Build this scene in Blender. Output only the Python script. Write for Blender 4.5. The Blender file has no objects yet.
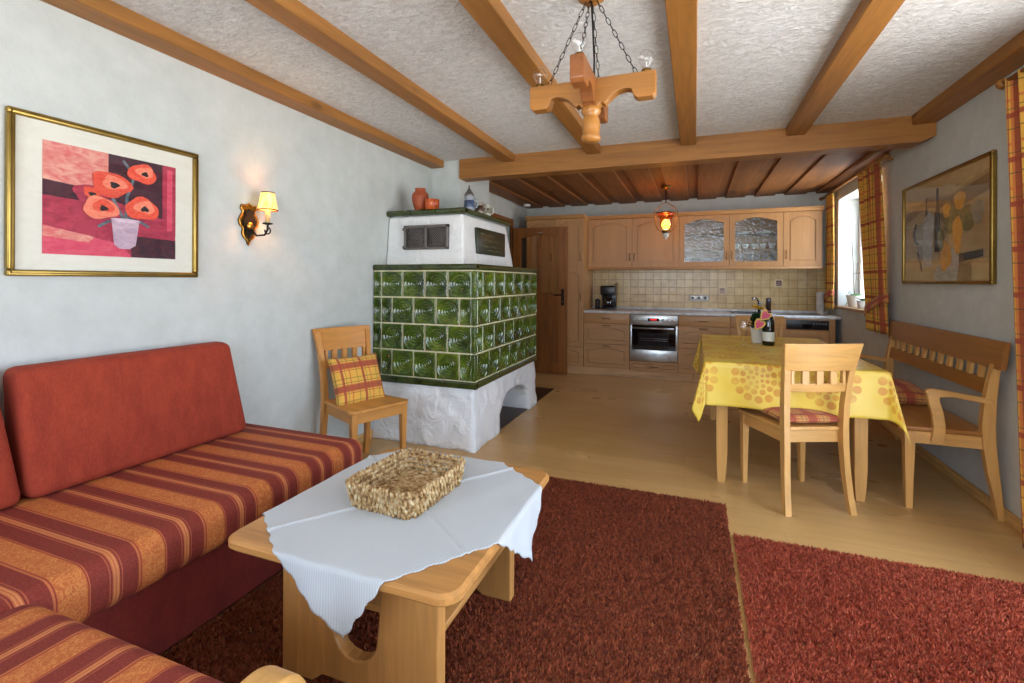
import bpy, bmesh, math, random
import numpy as np
from mathutils import Vector, Matrix
random.seed(7); rng = np.random.default_rng(7)
SC = bpy.context.scene; COL = SC.collection
PI = math.pi
def lin(c):
    c = c/255.0
    return c/12.92 if c <= .04045 else ((c+.055)/1.055)**2.4
def rgb(r, g, b): return (lin(r), lin(g), lin(b), 1)

# ------------------------------------------------------------------ materials
class NT:
    def __init__(s, name):
        s.m = bpy.data.materials.new(name); s.m.use_nodes = True
        s.t = s.m.node_tree; s.t.nodes.clear()
        s.out = s.n('ShaderNodeOutputMaterial'); s.b = s.n('ShaderNodeBsdfPrincipled')
        s.l(s.b.outputs[0], s.out.inputs[0])
    def n(s, k, **kw):
        x = s.t.nodes.new(k)
        for a, v in kw.items(): setattr(x, a, v)
        return x
    def l(s, a, b): s.t.links.new(a, b)
    def coord(s, scale=(1, 1, 1), kind='Object', loc=(0, 0, 0), rot=(0, 0, 0)):
        tc = s.n('ShaderNodeTexCoord'); mp = s.n('ShaderNodeMapping')
        mp.inputs['Scale'].default_value = scale; mp.inputs['Location'].default_value = loc
        mp.inputs['Rotation'].default_value = rot
        s.l(tc.outputs[kind], mp.inputs[0]); return mp.outputs[0]
    def noise(s, vec, scale=5, detail=4, rough=.5, dist=0):
        x = s.n('ShaderNodeTexNoise'); s.l(vec, x.inputs['Vector'])
        x.inputs['Scale'].default_value = scale; x.inputs['Detail'].default_value = detail
        x.inputs['Roughness'].default_value = rough; x.inputs['Distortion'].default_value = dist
        return x.outputs['Fac']
    def ramp(s, fac, stops, const=False):
        x = s.n('ShaderNodeValToRGB'); s.l(fac, x.inputs[0]); e = x.color_ramp.elements
        if const: x.color_ramp.interpolation = 'CONSTANT'
        while len(e) < len(stops): e.new(.5)
        for i, (p, c) in enumerate(stops): e[i].position = p; e[i].color = c
        return x.outputs[0]
    def math(s, op, a, b=None, c=None):
        x = s.n('ShaderNodeMath', operation=op)
        for i, v in enumerate((a, b, c)):
            if v is None: continue
            if isinstance(v, (int, float)): x.inputs[i].default_value = v
            else: s.l(v, x.inputs[i])
        return x.outputs[0]
    def mix(s, f, a, b, mode='MIX'):
        x = s.n('ShaderNodeMix', data_type='RGBA', blend_type=mode)
        for i, v in ((0, f), (6, a), (7, b)):
            if isinstance(v, (int, float, tuple)): x.inputs[i].default_value = v
            else: s.l(v, x.inputs[i])
        return x.outputs[2]
    def bump(s, h, strength=.3, dist=.01):
        x = s.n('ShaderNodeBump'); x.inputs['Strength'].default_value = strength
        x.inputs['Distance'].default_value = dist; s.l(h, x.inputs['Height'])
        s.l(x.outputs[0], s.b.inputs['Normal'])
    def set(s, **kw):
        for k, v in kw.items():
            i = s.b.inputs[k.replace('_', ' ')]
            if isinstance(v, (int, float, tuple)): i.default_value = v
            else: s.l(v, i)
        return s.m
MATS = {}
def plain(name, col, rough=.5, metal=0, var=.06, **kw):
    if name in MATS: return MATS[name]
    t = NT(name); f = t.noise(t.coord(), 14, 3)
    d = tuple(max(0, c*(1-var*2)) for c in col[:3])+(1,); u = tuple(min(1, c*(1+var*2)) for c in col[:3])+(1,)
    t.set(Base_Color=t.ramp(f, [(.3, d), (.7, u)]), Roughness=rough, Metallic=metal, **kw)
    MATS[name] = t.m; return t.m
def wood(name, col, axis='z', rough=.4, con=.22, knots=0, scale=1):
    key = name+'_'+axis
    if key in MATS: return MATS[key]
    t = NT(key); st = .07
    sc = {'x': (st, 1, 1), 'y': (1, st, 1), 'z': (1, 1, st)}[axis]
    v = t.coord(tuple(q*scale for q in sc))
    a = t.noise(v, 30, 5, .6, .6); b = t.noise(v, 5, 2, .5, .3)
    f = t.math('ADD', t.math('MULTIPLY', a, .6), t.math('MULTIPLY', b, .4))
    lo = tuple(c*(1-con*1.8) for c in col[:3])+(1,); hi = tuple(min(1, c*(1+con*1.2)) for c in col[:3])+(1,)
    c = t.ramp(f, [(.36, lo), (.62, hi)])
    if knots:
        vo = t.n('ShaderNodeTexVoronoi'); vo.inputs['Scale'].default_value = knots
        s2 = {'x': (.45, 1, 1), 'y': (1, .45, 1), 'z': (1, 1, .45)}[axis]
        t.l(t.coord(s2), vo.inputs['Vector'])
        k = t.ramp(vo.outputs['Distance'], [(.06, (1, 1, 1, 1)), (.15, (0, 0, 0, 1))])
        c = t.mix(t.math('MULTIPLY', k, .75), c, tuple(q*.3 for q in col[:3])+(1,))
    t.set(Base_Color=c, Roughness=rough); t.bump(a, .05, .002)
    MATS[key] = t.m; return t.m
def glass_mat(name, tint=(1, 1, 1, 1), refl=.12, rough=.02):
    if name in MATS: return MATS[name]
    t = NT(name); g = t.n('ShaderNodeBsdfGlossy'); g.inputs['Roughness'].default_value = rough
    tr = t.n('ShaderNodeBsdfTransparent'); tr.inputs[0].default_value = tint
    mx = t.n('ShaderNodeMixShader'); fr = t.n('ShaderNodeLayerWeight'); fr.inputs[0].default_value = .5
    t.l(t.math('ADD', t.math('MULTIPLY', t.math('POWER', fr.outputs['Facing'], 5.0), .8), refl*.5), mx.inputs[0]); t.l(tr.outputs[0], mx.inputs[1]); t.l(g.outputs[0], mx.inputs[2])
    t.l(mx.outputs[0], t.out.inputs[0]); MATS[name] = t.m; return t.m
def emit(name, col, st, mixf=1):
    t = NT(name); t.set(Base_Color=col, Emission_Color=col, Emission_Strength=st); t.n('ShaderNodeTexNoise'); return t.m

def mat_wall():
    t = NT('wall_plaster'); v = t.coord()
    n = t.noise(v, 9, 6, .6); n2 = t.noise(v, 60, 3)
    t.set(Base_Color=t.ramp(n, [(.3, rgb(190, 196, 192)), (.7, rgb(202, 207, 204))]), Roughness=.9)
    t.bump(t.math('ADD', n, t.math('MULTIPLY', n2, .25)), .35, .012); return t.m
def mat_ceiling():
    t = NT('ceiling_stipple_plaster'); v = t.coord((1, 1.6, 1), rot=(0, 0, .4))
    n = t.noise(v, 20, 6, .7, 1.2); n2 = t.noise(t.coord(), 3, 2)
    c = t.ramp(n, [(.36, rgb(222, 220, 216)), (.6, rgb(252, 252, 250))])
    t.set(Base_Color=t.mix(t.math('MULTIPLY', n2, .3), c, rgb(236, 232, 224)), Roughness=.8)
    t.bump(n, 1.0, .035); return t.m
def mat_stove_plaster():
    t = NT('rough_white_plaster'); v = t.coord()
    n = t.noise(v, 7, 5, .55, 1.6); n2 = t.noise(v, 3, 2)
    t.set(Base_Color=t.ramp(n2, [(.3, rgb(222, 224, 224)), (.7, rgb(236, 237, 236))]), Roughness=.75)
    t.bump(n, .6, .035); return t.m
def mat_floor():
    t = NT('maple_plank_floor'); v = t.coord()
    br = t.n('ShaderNodeTexBrick'); t.l(v, br.inputs['Vector'])
    br.inputs['Scale'].default_value = 1; br.inputs['Brick Width'].default_value = 1.3
    br.inputs['Row Height'].default_value = .19; br.inputs['Mortar Size'].default_value = .0012
    br.inputs['Color1'].default_value = rgb(206, 166, 108); br.inputs['Color2'].default_value = rgb(192, 150, 92)
    br.inputs['Mortar'].default_value = rgb(160, 122, 74); br.offset = .37
    n = t.noise(t.coord((.12, 1, 1)), 22, 5, .6, .4); n2 = t.noise(t.coord((.5, 1, 1)), 3, 2)
    c = t.mix(.22, br.outputs['Color'], t.ramp(n, [(.3, rgb(166, 124, 72)), (.7, rgb(220, 184, 128))]))
    c = t.mix(t.math('MULTIPLY', n2, .25), c, rgb(180, 136, 76))
    t.set(Base_Color=c, Roughness=t.ramp(n2, [(.3, (.26,)*3+(1,)), (.7, (.34,)*3+(1,))])); t.bump(n, .04, .002)
    return t.m
def mat_rug(name, a, b):
    t = NT(name); n = t.noise(t.coord((1, 1, .3)), 70, 4, .7); n2 = t.noise(t.coord(), 4, 3)
    c = t.mix(t.math('MULTIPLY', n2, .35), t.ramp(n, [(.36, a), (.62, b)]), a)
    t.set(Base_Color=c, Roughness=.95); t.bump(n, .8, .01); return t.m
def mat_stripes(name, axis, phase):
    t = NT(name); v = t.coord(); sp = t.n('ShaderNodeSeparateXYZ'); t.l(v, sp.inputs[0])
    f = t.math('FRACT', t.math('DIVIDE', t.math('ADD', sp.outputs[axis], phase+20.5*.205), .205))
    D = rgb(120, 32, 24); D2 = rgb(138, 44, 28); O = rgb(186, 98, 42); OL = rgb(206, 140, 82); C = rgb(190, 104, 58)
    c = t.ramp(f, [(0, C), (.012, OL), (.028, C), (.045, D), (.07, rgb(170, 84, 54)), (.085, D), (.29, C), (.32, D2), (.335, O), (.665, D2), (.68, C), (.695, D), (.915, rgb(170, 84, 54)), (.93, D), (.955, C), (.975, OL), (.988, C)], True)
    w = t.noise(v, 38, 3, .6, 2.2); msk = t.math('MULTIPLY', t.math('GREATER_THAN', f, .345), t.math('LESS_THAN', f, .655))
    vein = t.math('MULTIPLY', t.math('MULTIPLY', msk, t.ramp(w, [(.44, (0, 0, 0, 1)), (.5, (1, 1, 1, 1)), (.56, (0, 0, 0, 1))])), .8)
    c = t.mix(vein, c, rgb(222, 152, 78))
    g = t.noise(v, 240, 2); c = t.mix(.14, c, t.ramp(g, [(.3, rgb(80, 22, 20)), (.7, rgb(220, 120, 80))]))
    t.set(Base_Color=c, Roughness=.8, Sheen_Weight=.0); t.bump(g, .2, .002); return t.m
def mat_fabric(name, a, b, sc=160, stretch=(1, 1, .4)):
    t = NT(name); n = t.noise(t.coord(stretch), sc, 3, .6); n2 = t.noise(t.coord(stretch), 22, 3)
    t.set(Base_Color=t.mix(.5, t.ramp(n, [(.3, a), (.7, b)]), t.ramp(n2, [(.3, a), (.7, b)])), Roughness=.9)
    t.bump(n, .15, .002); return t.m
def mat_plaid(name, per=.17, base=(222, 168, 62), red=(158, 44, 36), green=(112, 104, 44), redamt=.25):
    t = NT(name); tc = t.n('ShaderNodeTexCoord'); sp = t.n('ShaderNodeSeparateXYZ'); t.l(tc.outputs['UV'], sp.inputs[0])
    Y = rgb(*base); R = rgb(*red); G = rgb(*green); O = rgb(206, 110, 52)
    st = [(0, Y), (.14, G), (.17, Y), (.33, G), (.36, Y), (.42, O), (.46, R), (.46+redamt, O), (.50+redamt, Y), (.54+redamt, R), (.57+redamt, Y)]
    st2 = [(0, Y), (.14, G), (.165, Y), (.40, R), (.40+redamt*.45, Y), (.60, G), (.625, Y), (.78, O), (.84, Y)]
    cs = [t.ramp(t.math('FRACT', t.math('DIVIDE', t.math('ADD', sp.outputs[i], 50.1*per), per)), (st, st2)[i], True) for i in (0, 1)]
    c = t.mix(.82, t.mix(.5, cs[0], cs[1]), t.mix(1.0, cs[0], cs[1], 'DARKEN')); n = t.noise(t.coord(), 300, 2)
    c = t.mix(.1, c, t.ramp(n, [(.3, rgb(90, 50, 20)), (.7, rgb(255, 220, 140))]))
    t.set(Base_Color=c, Roughness=.85, Sheen_Weight=.1); t.bump(n, .1, .002); return t.m
def mat_yellowcloth():
    t = NT('yellow_circle_tablecloth'); tc = t.n('ShaderNodeTexCoord'); sp = t.n('ShaderNodeSeparateXYZ'); t.l(tc.outputs['UV'], sp.inputs[0])
    P = .37; row = t.math('FLOOR', t.math('DIVIDE', sp.outputs[1], P))
    xo = t.math('ADD', t.math('DIVIDE', sp.outputs[0], P), t.math('MULTIPLY', row, .5))
    x = t.math('MULTIPLY', t.math('SUBTRACT', t.math('FRACT', xo), .5), P); y = t.math('MULTIPLY', t.math('SUBTRACT', t.math('FRACT', t.math('DIVIDE', sp.outputs[1], P)), .5), P)
    r = t.math('SQRT', t.math('ADD', t.math('MULTIPLY', x, x), t.math('MULTIPLY', y, y))); a = t.math('ARCTAN2', y, x); f = 0
    for rk, n, rad in ((.025, 5, .010), (.052, 9, .012), (.085, 12, .0165), (.128, 14, .0225)):
        ta = t.math('MULTIPLY', t.math('SUBTRACT', t.math('FRACT', t.math('ADD', t.math('MULTIPLY', a, n/(2*PI)), 10.0)), .5), 2*PI*rk/n); dr = t.math('SUBTRACT', r, rk)
        d = t.math('SQRT', t.math('ADD', t.math('MULTIPLY', ta, ta), t.math('MULTIPLY', dr, dr)))
        f = t.math('MAXIMUM', f, t.math('LESS_THAN', d, rad))
    n = t.noise(tc.outputs['UV'], 5, 2); n2 = t.noise(tc.outputs['UV'], 9, 1)
    c = t.mix(t.math('MULTIPLY', f, t.ramp(n2, [(.35, (.45,)*3+(1,)), (.6, (.95,)*3+(1,))])), t.ramp(n, [(.35, rgb(232, 196, 62)), (.65, rgb(238, 208, 92))]), rgb(214, 146, 34))
    t.set(Base_Color=c, Roughness=.4, Coat_Weight=.15, Coat_Roughness=.3); return t.m
def mat_glaze():
    t = NT('green_tile_glaze'); v = t.coord(); n = t.noise(v, 6, 3); n2 = t.noise(v, 45, 3)
    c = t.ramp(t.math('ADD', t.math('MULTIPLY', n, .6), t.math('MULTIPLY', n2, .4)), [(.35, rgb(38, 54, 14)), (.52, rgb(68, 90, 24)), (.68, rgb(108, 124, 38))])
    t.set(Base_Color=c, Roughness=.14, Coat_Weight=.6, Coat_Roughness=.05); return t.m
def mat_backsplash():
    t = NT('beige_glazed_wall_tiles'); v = t.coord()
    br = t.n('ShaderNodeTexBrick'); mp = t.coord(rot=(PI/2, 0, 0)); t.l(mp, br.inputs['Vector']); br.offset = 0
    br.inputs['Scale'].default_value = 1; br.inputs['Brick Width'].default_value = .103; br.inputs['Row Height'].default_value = .103
    br.inputs['Mortar Size'].default_value = .004; br.inputs['Mortar Smooth'].default_value = .4
    br.inputs['Color1'].default_value = rgb(204, 174, 116); br.inputs['Color2'].default_value = rgb(182, 150, 94); br.inputs['Mortar'].default_value = rgb(128, 102, 62)
    n = t.noise(v, 9, 4)
    c = t.mix(.35, br.outputs['Color'], t.ramp(n, [(.3, rgb(172, 138, 82)), (.7, rgb(222, 200, 150))]))
    t.set(Base_Color=c, Roughness=.22)
    t.bump(t.math('ADD', t.math('MULTIPLY', br.outputs['Fac'], -1), t.math('MULTIPLY', t.noise(v, 28, 3), .7)), .5, .006); return t.m
def mat_basket():
    t = NT('woven_seagrass'); n = t.noise(t.coord(), 55, 3, .6); n2 = t.noise(t.coord(), 150, 2)
    c = t.ramp(n, [(.30, rgb(92, 64, 38)), (.42, rgb(156, 118, 70)), (.55, rgb(190, 160, 112)), (.68, rgb(214, 196, 160))])
    t.set(Base_Color=c, Roughness=.7); t.bump(n2, .3, .003); return t.m
def mat_white_cloth():
    t = NT('white_woven_runner'); tc = t.n('ShaderNodeTexCoord'); w = t.n('ShaderNodeTexWave'); w.inputs['Scale'].default_value = 36
    mp = t.n('ShaderNodeMapping'); t.l(tc.outputs['UV'], mp.inputs[0]); t.l(mp.outputs[0], w.inputs[0]); mp.inputs['Rotation'].default_value = (0, 0, .9)
    w.inputs['Distortion'].default_value = 1
    t.set(Base_Color=t.ramp(w.outputs['Fac'], [(0, rgb(184, 190, 194)), (1, rgb(200, 205, 208))]), Roughness=.75, Sheen_Weight=.1); t.bump(w.outputs['Fac'], .15, .002); return t.m

M_wall = mat_wall(); M_ceil = mat_ceiling(); M_floor = mat_floor(); M_plast = mat_stove_plaster(); M_glaze = mat_glaze()
BEAM = rgb(156, 104, 46); BOARD = rgb(130, 82, 38); BIRCH = rgb(206, 156, 88); CAB = rgb(180, 134, 84); PINE = rgb(196, 140, 78); DOORW = rgb(138, 84, 34); BENCH = rgb(160, 106, 50)
def beamw(ax): return wood('spruce_beam', BEAM, ax, .5, .16, 4.5)
def boardw(): return wood('stained_board', BOARD, 'y', .6, .2, 2.2)
def birch(ax): return wood('birch', BIRCH, ax, .35, .10)
def cabw(ax): return wood('beech_front', CAB, ax, .42, .07)
def pine(ax): return wood('pine', PINE, ax, .38, .14, 4.2)
def doorw(ax): return wood('stained_door', DOORW, ax, .4, .2)
def benchw(ax): return wood('honey_beech', BENCH, ax, .35, .12)
def stovechairw(ax): return wood('chair_oak', rgb(196, 136, 68), ax, .35, .12)
GOLD = plain('gilt', rgb(160, 134, 72), .36, 1); BRASS = plain('aged_brass', rgb(120, 90, 44), .4, 1); BRONZE = plain('bronze_handle', rgb(130, 100, 66), .35, 1)
IRON = plain('black_iron', rgb(34, 30, 28), .5, .6); STEEL = plain('brushed_steel', rgb(178, 178, 176), .28, .9); BLACK = plain('black_plastic', rgb(22, 22, 24), .3)
BLACKGL = plain('black_glass', rgb(10, 10, 12), .06); WHITE = plain('white_paint', rgb(232, 232, 230), .45); CERW = plain('white_ceramic', rgb(226, 224, 216), .15)
GROUT = plain('cream_grout', rgb(214, 206, 166), .8); CLEAR = glass_mat('clear_glass'); WORKTOP = plain('grey_worktop', rgb(204, 206, 206), .35, var=.12)

# ------------------------------------------------------------------ mesh helpers
class MB:
    def __init__(s): s.bm = bmesh.new(); s.uv = s.bm.loops.layers.uv.new('UVMap'); s.mats = []
    def mi(s, m):
        if m not in s.mats: s.mats.append(m)
        return s.mats.index(m)
    def add(s, verts, faces, m, smooth=False, uvs=None):
        k = s.mi(m); vs = [s.bm.verts.new(v) for v in verts]
        for f in faces:
            if len(set(f)) < 3: continue
            try: fc = s.bm.faces.new([vs[i] for i in f])
            except ValueError: continue
            fc.material_index = k; fc.smooth = smooth
            if uvs:
                for lp, i in zip(fc.loops, f): lp[s.uv].uv = uvs[i]
        return vs
    def box(s, a, b, m, bev=0, seg=2, R=None):
        x0, y0, z0 = [min(p, q) for p, q in zip(a, b)]; x1, y1, z1 = [max(p, q) for p, q in zip(a, b)]
        t = bmesh.new(); bmesh.ops.create_cube(t, size=1)
        for v in t.verts: v.co = Vector(((x0+x1)/2+v.co.x*(x1-x0), (y0+y1)/2+v.co.y*(y1-y0), (z0+z1)/2+v.co.z*(z1-z0)))
        if bev: bmesh.ops.bevel(t, geom=t.edges[:], offset=min(bev, .49*min(x1-x0, y1-y0, z1-z0)), segments=seg, affect='EDGES', profile=.5)
        t.verts.index_update(); vs = [v.co.copy() for v in t.verts]
        if R: vs = [R @ v for v in vs]
        s.add(vs, [[v.index for v in f.verts] for f in t.faces], m, bool(bev) and seg > 1); t.free()
    def prism(s, poly, axis, a, b, m, smooth=False):
        # poly of 2d points in the other two axes (order xy/xz/yz), extruded on axis
        def p3(p, d): return {'x': (d, p[0], p[1]), 'y': (p[0], d, p[1]), 'z': (p[0], p[1], d)}[axis]
        n = len(poly); vs = [p3(p, a) for p in poly]+[p3(p, b) for p in poly]
        s.add(vs, [list(range(n))[::-1], list(range(n, 2*n))]+[[i, (i+1) % n, n+(i+1) % n, n+i] for i in range(n)], m, smooth)
    def ring(s, outer, inner, axis, a, b, m):
        def p3(p, d): return {'x': (d, p[0], p[1]), 'y': (p[0], d, p[1]), 'z': (p[0], p[1], d)}[axis]
        n = len(outer); vs = [p3(p, d) for d in (a, b) for q in (outer, inner) for p in q]; F = []
        for i in range(n):
            j = (i+1) % n
            F += [[i, j, n+j, n+i], [2*n+i, 3*n+i, 3*n+j, 2*n+j], [i, 2*n+i, 2*n+j, j], [n+i, n+j, 3*n+j, 3*n+i]]
        s.add(vs, F, m)
    def lathe(s, prof, m, c=(0, 0, 0), n=20, R=None, smooth=True):
        vs = []; F = []
        for r, z in prof:
            for i in range(n):
                a = 2*PI*i/n; v = Vector((r*math.cos(a), r*math.sin(a), z))
                if R: v = R @ v
                vs.append(v+Vector(c))
        k = len(prof)
        for j in range(k-1):
            for i in range(n): F.append([j*n+i, j*n+(i+1) % n, (j+1)*n+(i+1) % n, (j+1)*n+i])
        if prof[0][0] > 1e-4: F.append(list(range(n))[::-1])
        if prof[-1][0] > 1e-4: F.append([(k-1)*n+i for i in range(n)])
        s.add(vs, F, m, smooth)
    def tube(s, pts, r, m, n=8, closed=False):
        pts = [Vector(p) for p in pts]; k = len(pts); rs = r if isinstance(r, (list, tuple)) else [r]*k; vs = []; F = []; up = None
        for i, p in enumerate(pts):
            d = (pts[(i+1) % k]-pts[i-1]) if closed else (pts[min(i+1, k-1)]-pts[max(i-1, 0)])
            d.normalize()
            if up is None: up = Vector((0, 0, 1)) if abs(d.z) < .9 else Vector((1, 0, 0))
            x = d.cross(up).normalized(); y = x.cross(d).normalized(); up = y
            for q in range(n):
                a = 2*PI*q/n; vs.append(p+x*rs[i]*math.cos(a)+y*rs[i]*math.sin(a))
        for i in range(k if closed else k-1):
            j = (i+1) % k
            for q in range(n): F.append([i*n+q, i*n+(q+1) % n, j*n+(q+1) % n, j*n+q])
        if not closed: F += [list(range(n))[::-1], [(k-1)*n+q for q in range(n)]]
        s.add(vs, F, m, True)
    def ball(s, c, r, m, nu=12, nv=8, R=None):
        rr = r if isinstance(r, (tuple, list)) else (r,)*3
        vs = []; F = []
        for j in range(nv+1):
            for i in range(nu):
                th = PI*j/nv; a = 2*PI*i/nu; v = Vector((rr[0]*math.sin(th)*math.cos(a), rr[1]*math.sin(th)*math.sin(a), rr[2]*math.cos(th)))
                if R: v = R @ v
                vs.append(v+Vector(c))
        for j in range(nv):
            for i in range(nu): F.append([j*nu+i, (j+1)*nu+i, (j+1)*nu+(i+1) % nu, j*nu+(i+1) % nu])
        s.add(vs, F, m, True)
    def sheet(s, fn, nu, nv, m, uvf=None, flip=False):
        vs = []; uv = []
        for j in range(nv+1):
            for i in range(nu+1):
                u, v = i/nu, j/nv; vs.append(fn(u, v)); uv.append(uvf(u, v) if uvf else (u, v))
        F = []
        for j in range(nv):
            for i in range(nu):
                f = [j*(nu+1)+i, j*(nu+1)+i+1, (j+1)*(nu+1)+i+1, (j+1)*(nu+1)+i]; F.append(f[::-1] if flip else f)
        s.add(vs, F, m, True, uv)
    def build(s, name, parent=None, solid=0, local=False, weld=0, sub=0):
        bm = s.bm
        if weld: bmesh.ops.remove_doubles(bm, verts=bm.verts[:], dist=weld)
        me = bpy.data.meshes.new(name)
        if parent is not None and not local:
            L = Vector(parent['_o']) if '_o' in parent else Vector((0, 0, 0)); Rz = Matrix.Rotation(-parent.get('_r', 0.0), 3, 'Z')
            for v in bm.verts: v.co = Rz @ (v.co-L)
        off = Vector((0, 0, 0))
        if parent is None and not local:
            xs = [v.co.x for v in bm.verts]; ys = [v.co.y for v in bm.verts]; zs = [v.co.z for v in bm.verts]
            off = Vector(((min(xs)+max(xs))/2, (min(ys)+max(ys))/2, min(zs)))
            for v in bm.verts: v.co -= off
        bmesh.ops.recalc_face_normals(bm, faces=bm.faces[:]) if not getattr(s, 'keep', False) else None
        bm.to_mesh(me); bm.free()
        for m in s.mats: me.materials.append(m)
        o = bpy.data.objects.new(name, me); COL.objects.link(o); o.location = off
        if parent is not None:
            o.parent = parent
            if not local: o['_o'] = parent.get('_o', [0., 0., 0.]); o['_r'] = parent.get('_r', 0.0)
        if solid:
            md = o.modifiers.new('Solidify', 'SOLIDIFY'); md.thickness = solid; md.offset = 0
        if sub:
            md = o.modifiers.new('Subdivision', 'SUBSURF'); md.levels = sub; md.render_levels = sub
        return o
def tag(o, label, cat, group=None, kind=None):
    o['label'] = label; o['category'] = cat
    if group: o['group'] = group
    if kind: o['kind'] = kind
    return o
def thing(name, label, cat, loc=(0, 0, 0), rz=0, group=None):
    o = bpy.data.objects.new(name, None); COL.objects.link(o); o.location = loc; o.rotation_euler = (0, 0, rz)
    o.empty_display_size = .05; o['_o'] = [float(q) for q in loc]; o['_r'] = float(rz)
    return tag(o, label, cat, group)
def struct(o): o['kind'] = 'structure'; return o
def copy_tree(o, parent=None):
    c = o.copy(); COL.objects.link(c)
    if parent: c.parent = parent
    for ch in list(o.children): copy_tree(ch, c)
    return c
def mbox(name, a, b, m, parent=None, bev=0, seg=2):
    q = MB(); q.box(a, b, m, bev, seg); return q.build(name, parent)

XL, XR, YK, ZC, ZK = -2.41, 1.54, 6.95, 2.41, 2.36
YB = -1.5
# ------------------------------------------------------------------ the room
def wall(name, boxes):
    q = MB()
    for a, b in boxes: q.box(a, b, M_wall)
    return struct(q.build(name))
struct(mbox('floor', (-3.6, YB-.2, -.1), (XR+.3, YK+.2, 0), M_floor))
W = .3
DY0, DY1, DZ = 5.45, 6.26, 2.03       # hall doorway in the left wall
wall('wall_left', [((XL-W, YB, 0), (XL, DY0, 2.6)), ((XL-W, DY1, 0), (XL, YK, 2.6)), ((XL-W, DY0, DZ), (XL, DY1, 2.6))])
wall('wall_hall', [((-3.6, 5.0, 0), (-3.5, YK, 2.6)), ((-3.5, 5.0, 0), (XL-W, 5.1, 2.6))])
wall('wall_kitchen', [((-3.6, YK, 0), (XR+W, YK+.2, 2.6))])
WY0, WY1, WZ0, WZ1 = 5.12, 6.50, .955, 2.20   # kitchen window
BY0, BY1, BZ1 = .55, 2.78, 2.17               # balcony door beside the camera
wall('wall_right', [((XR, YB, 0), (XR+W, BY0, 2.6)), ((XR, BY1, 0), (XR+W, WY0, 2.6)), ((XR, WY1, 0), (XR+W, YK, 2.6)),
                    ((XR, BY0, BZ1), (XR+W, BY1, 2.6)), ((XR, WY0, 0), (XR+W, WY1, WZ0)), ((XR, WY0, WZ1), (XR+W, WY1, 2.6))])
NX0, NX1, NZ0, NZ1 = -1.9, 1.1, .85, 2.15
wall('wall_back', [((XL-W, YB-.2, 0), (NX0, YB, 2.6)), ((NX1, YB-.2, 0), (XR+W, YB, 2.6)), ((NX0, YB-.2, 0), (NX1, YB, NZ0)), ((NX0, YB-.2, NZ1), (NX1, YB, 2.6))])
struct(mbox('ceiling', (XL-W, YB-.2, ZC), (XR+W, 4.24, ZC+.2), M_ceil))
# kitchen ceiling: boards on boards
q = MB(); q.box((XL-1.2, 4.22, ZK+.022), (XR+W, YK+.2, ZK+.2), boardw())
xb = XL+.02
while xb < XR-.05:
    q.box((xb, 4.22, ZK), (min(xb+.235, XR), YK, ZK+.03), boardw(), .003, 1); xb += .345
ck = struct(q.build('ceiling.001'))
chimney = struct(wall('wall_chimney', [((XL, 4.12, 1.2), (-2.11, 4.82, 2.42))]))
# baseboard
q = MB(); q.box((XR-.016, BY1, 0), (XR, YK-.6, .065), wood('base_wood', rgb(200, 154, 92), 'y'), .003)
struct(q.build('baseboard_right'))
q = MB(); q.box((XL, YB, 0), (XL+.016, 3.2, .065), wood('base_wood', rgb(200, 154, 92), 'y'), .003); struct(q.build('baseboard_left'))
# beams
BG = 'exposed joists under the plaster ceiling'
jl = ['long ceiling joist running tight along the left wall above the pictures', 'ceiling joist second from the left wall, ending right of the chimney',
      'knotty ceiling joist passing behind the wooden chandelier', 'straight ceiling joist just right of the chandelier, pointing almost at the viewer',
      'ceiling joist between the central one and the right wall joist', 'ceiling joist tight against the right wall above the fruit picture']
for (x0, x1), lb in zip([(XL+.001, -2.27), (-1.655, -1.54), (-.87, -.755), (-.115, .005), (.635, .76), (1.40, XR-.001)], jl):
    q = MB(); q.box((x0, YB+.001, 2.345), (x1, 4.095, ZC+.01), beamw('y'), .004, 1); tag(q.build('ceiling_joist'), lb, 'beam', BG)
q = MB(); pts = [(-2.108, 2.225), (1.45, 2.225), (XR-.001, 2.262), (XR-.001, 2.425), (-2.108, 2.425)]
q.prism([(p[0], p[1]) for p in pts], 'y', 4.1, 4.26, beamw('x')); tag(q.build('cross_beam'), 'heavy wooden cross beam between the living room and the kitchen', 'beam')
# door frame in the left wall, kitchen window, balcony door, rear window
q = MB(); fw = doorw('z')
q.box((XL-.02, DY0-.09, 0), (XL+.02, DY0, DZ+.09), fw, .004); q.box((XL-.02, DY1, 0), (XL+.02, DY1+.06, DZ+.09), fw, .004); q.box((XL-.02, DY0, DZ), (XL+.02, DY1, DZ+.09), fw, .004)
struct(q.build('trim_1'))
def window(name, y0, y1, z0, z1, xf, n=2):
    q = MB(); fr = WHITE; t = .06
    q.box((xf, y0, z0), (xf+.06, y0+t, z1), fr, .004); q.box((xf, y1-t, z0), (xf+.06, y1, z1), fr, .004)
    q.box((xf, y0+t, z0), (xf+.06, y1-t, z0+t), fr, .004); q.box((xf, y0+t, z1-t), (xf+.06, y1-t, z1), fr, .004)
    for k in range(1, n):
        ym = y0+(y1-y0)*k/n; q.box((xf, ym-.045, z0+t), (xf+.06, ym+.045, z1-t), fr, .004)
    w = struct(q.build(name)); w['_o'] = list(w.location); w['_r'] = 0.0
    g = MB(); g.box((xf+.028, y0+t, z0+t), (xf+.032, y1-t, z1-t), CLEAR); g.build('window_pane', w); return w
window('window_1', WY0, WY1, WZ0+.03, WZ1, XR+.2)
window('door_2', BY0, BY1, .0, BZ1, XR+.2)
q = MB(); q.box((XR-.03, WY0-.03, WZ0), (XR+.2, WY1+.03, WZ0+.03), wood('sill_wood', rgb(190, 150, 104), 'y'), .004); q.build('trim_2'); struct(bpy.data.objects['trim_2'])
q = MB()
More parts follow.
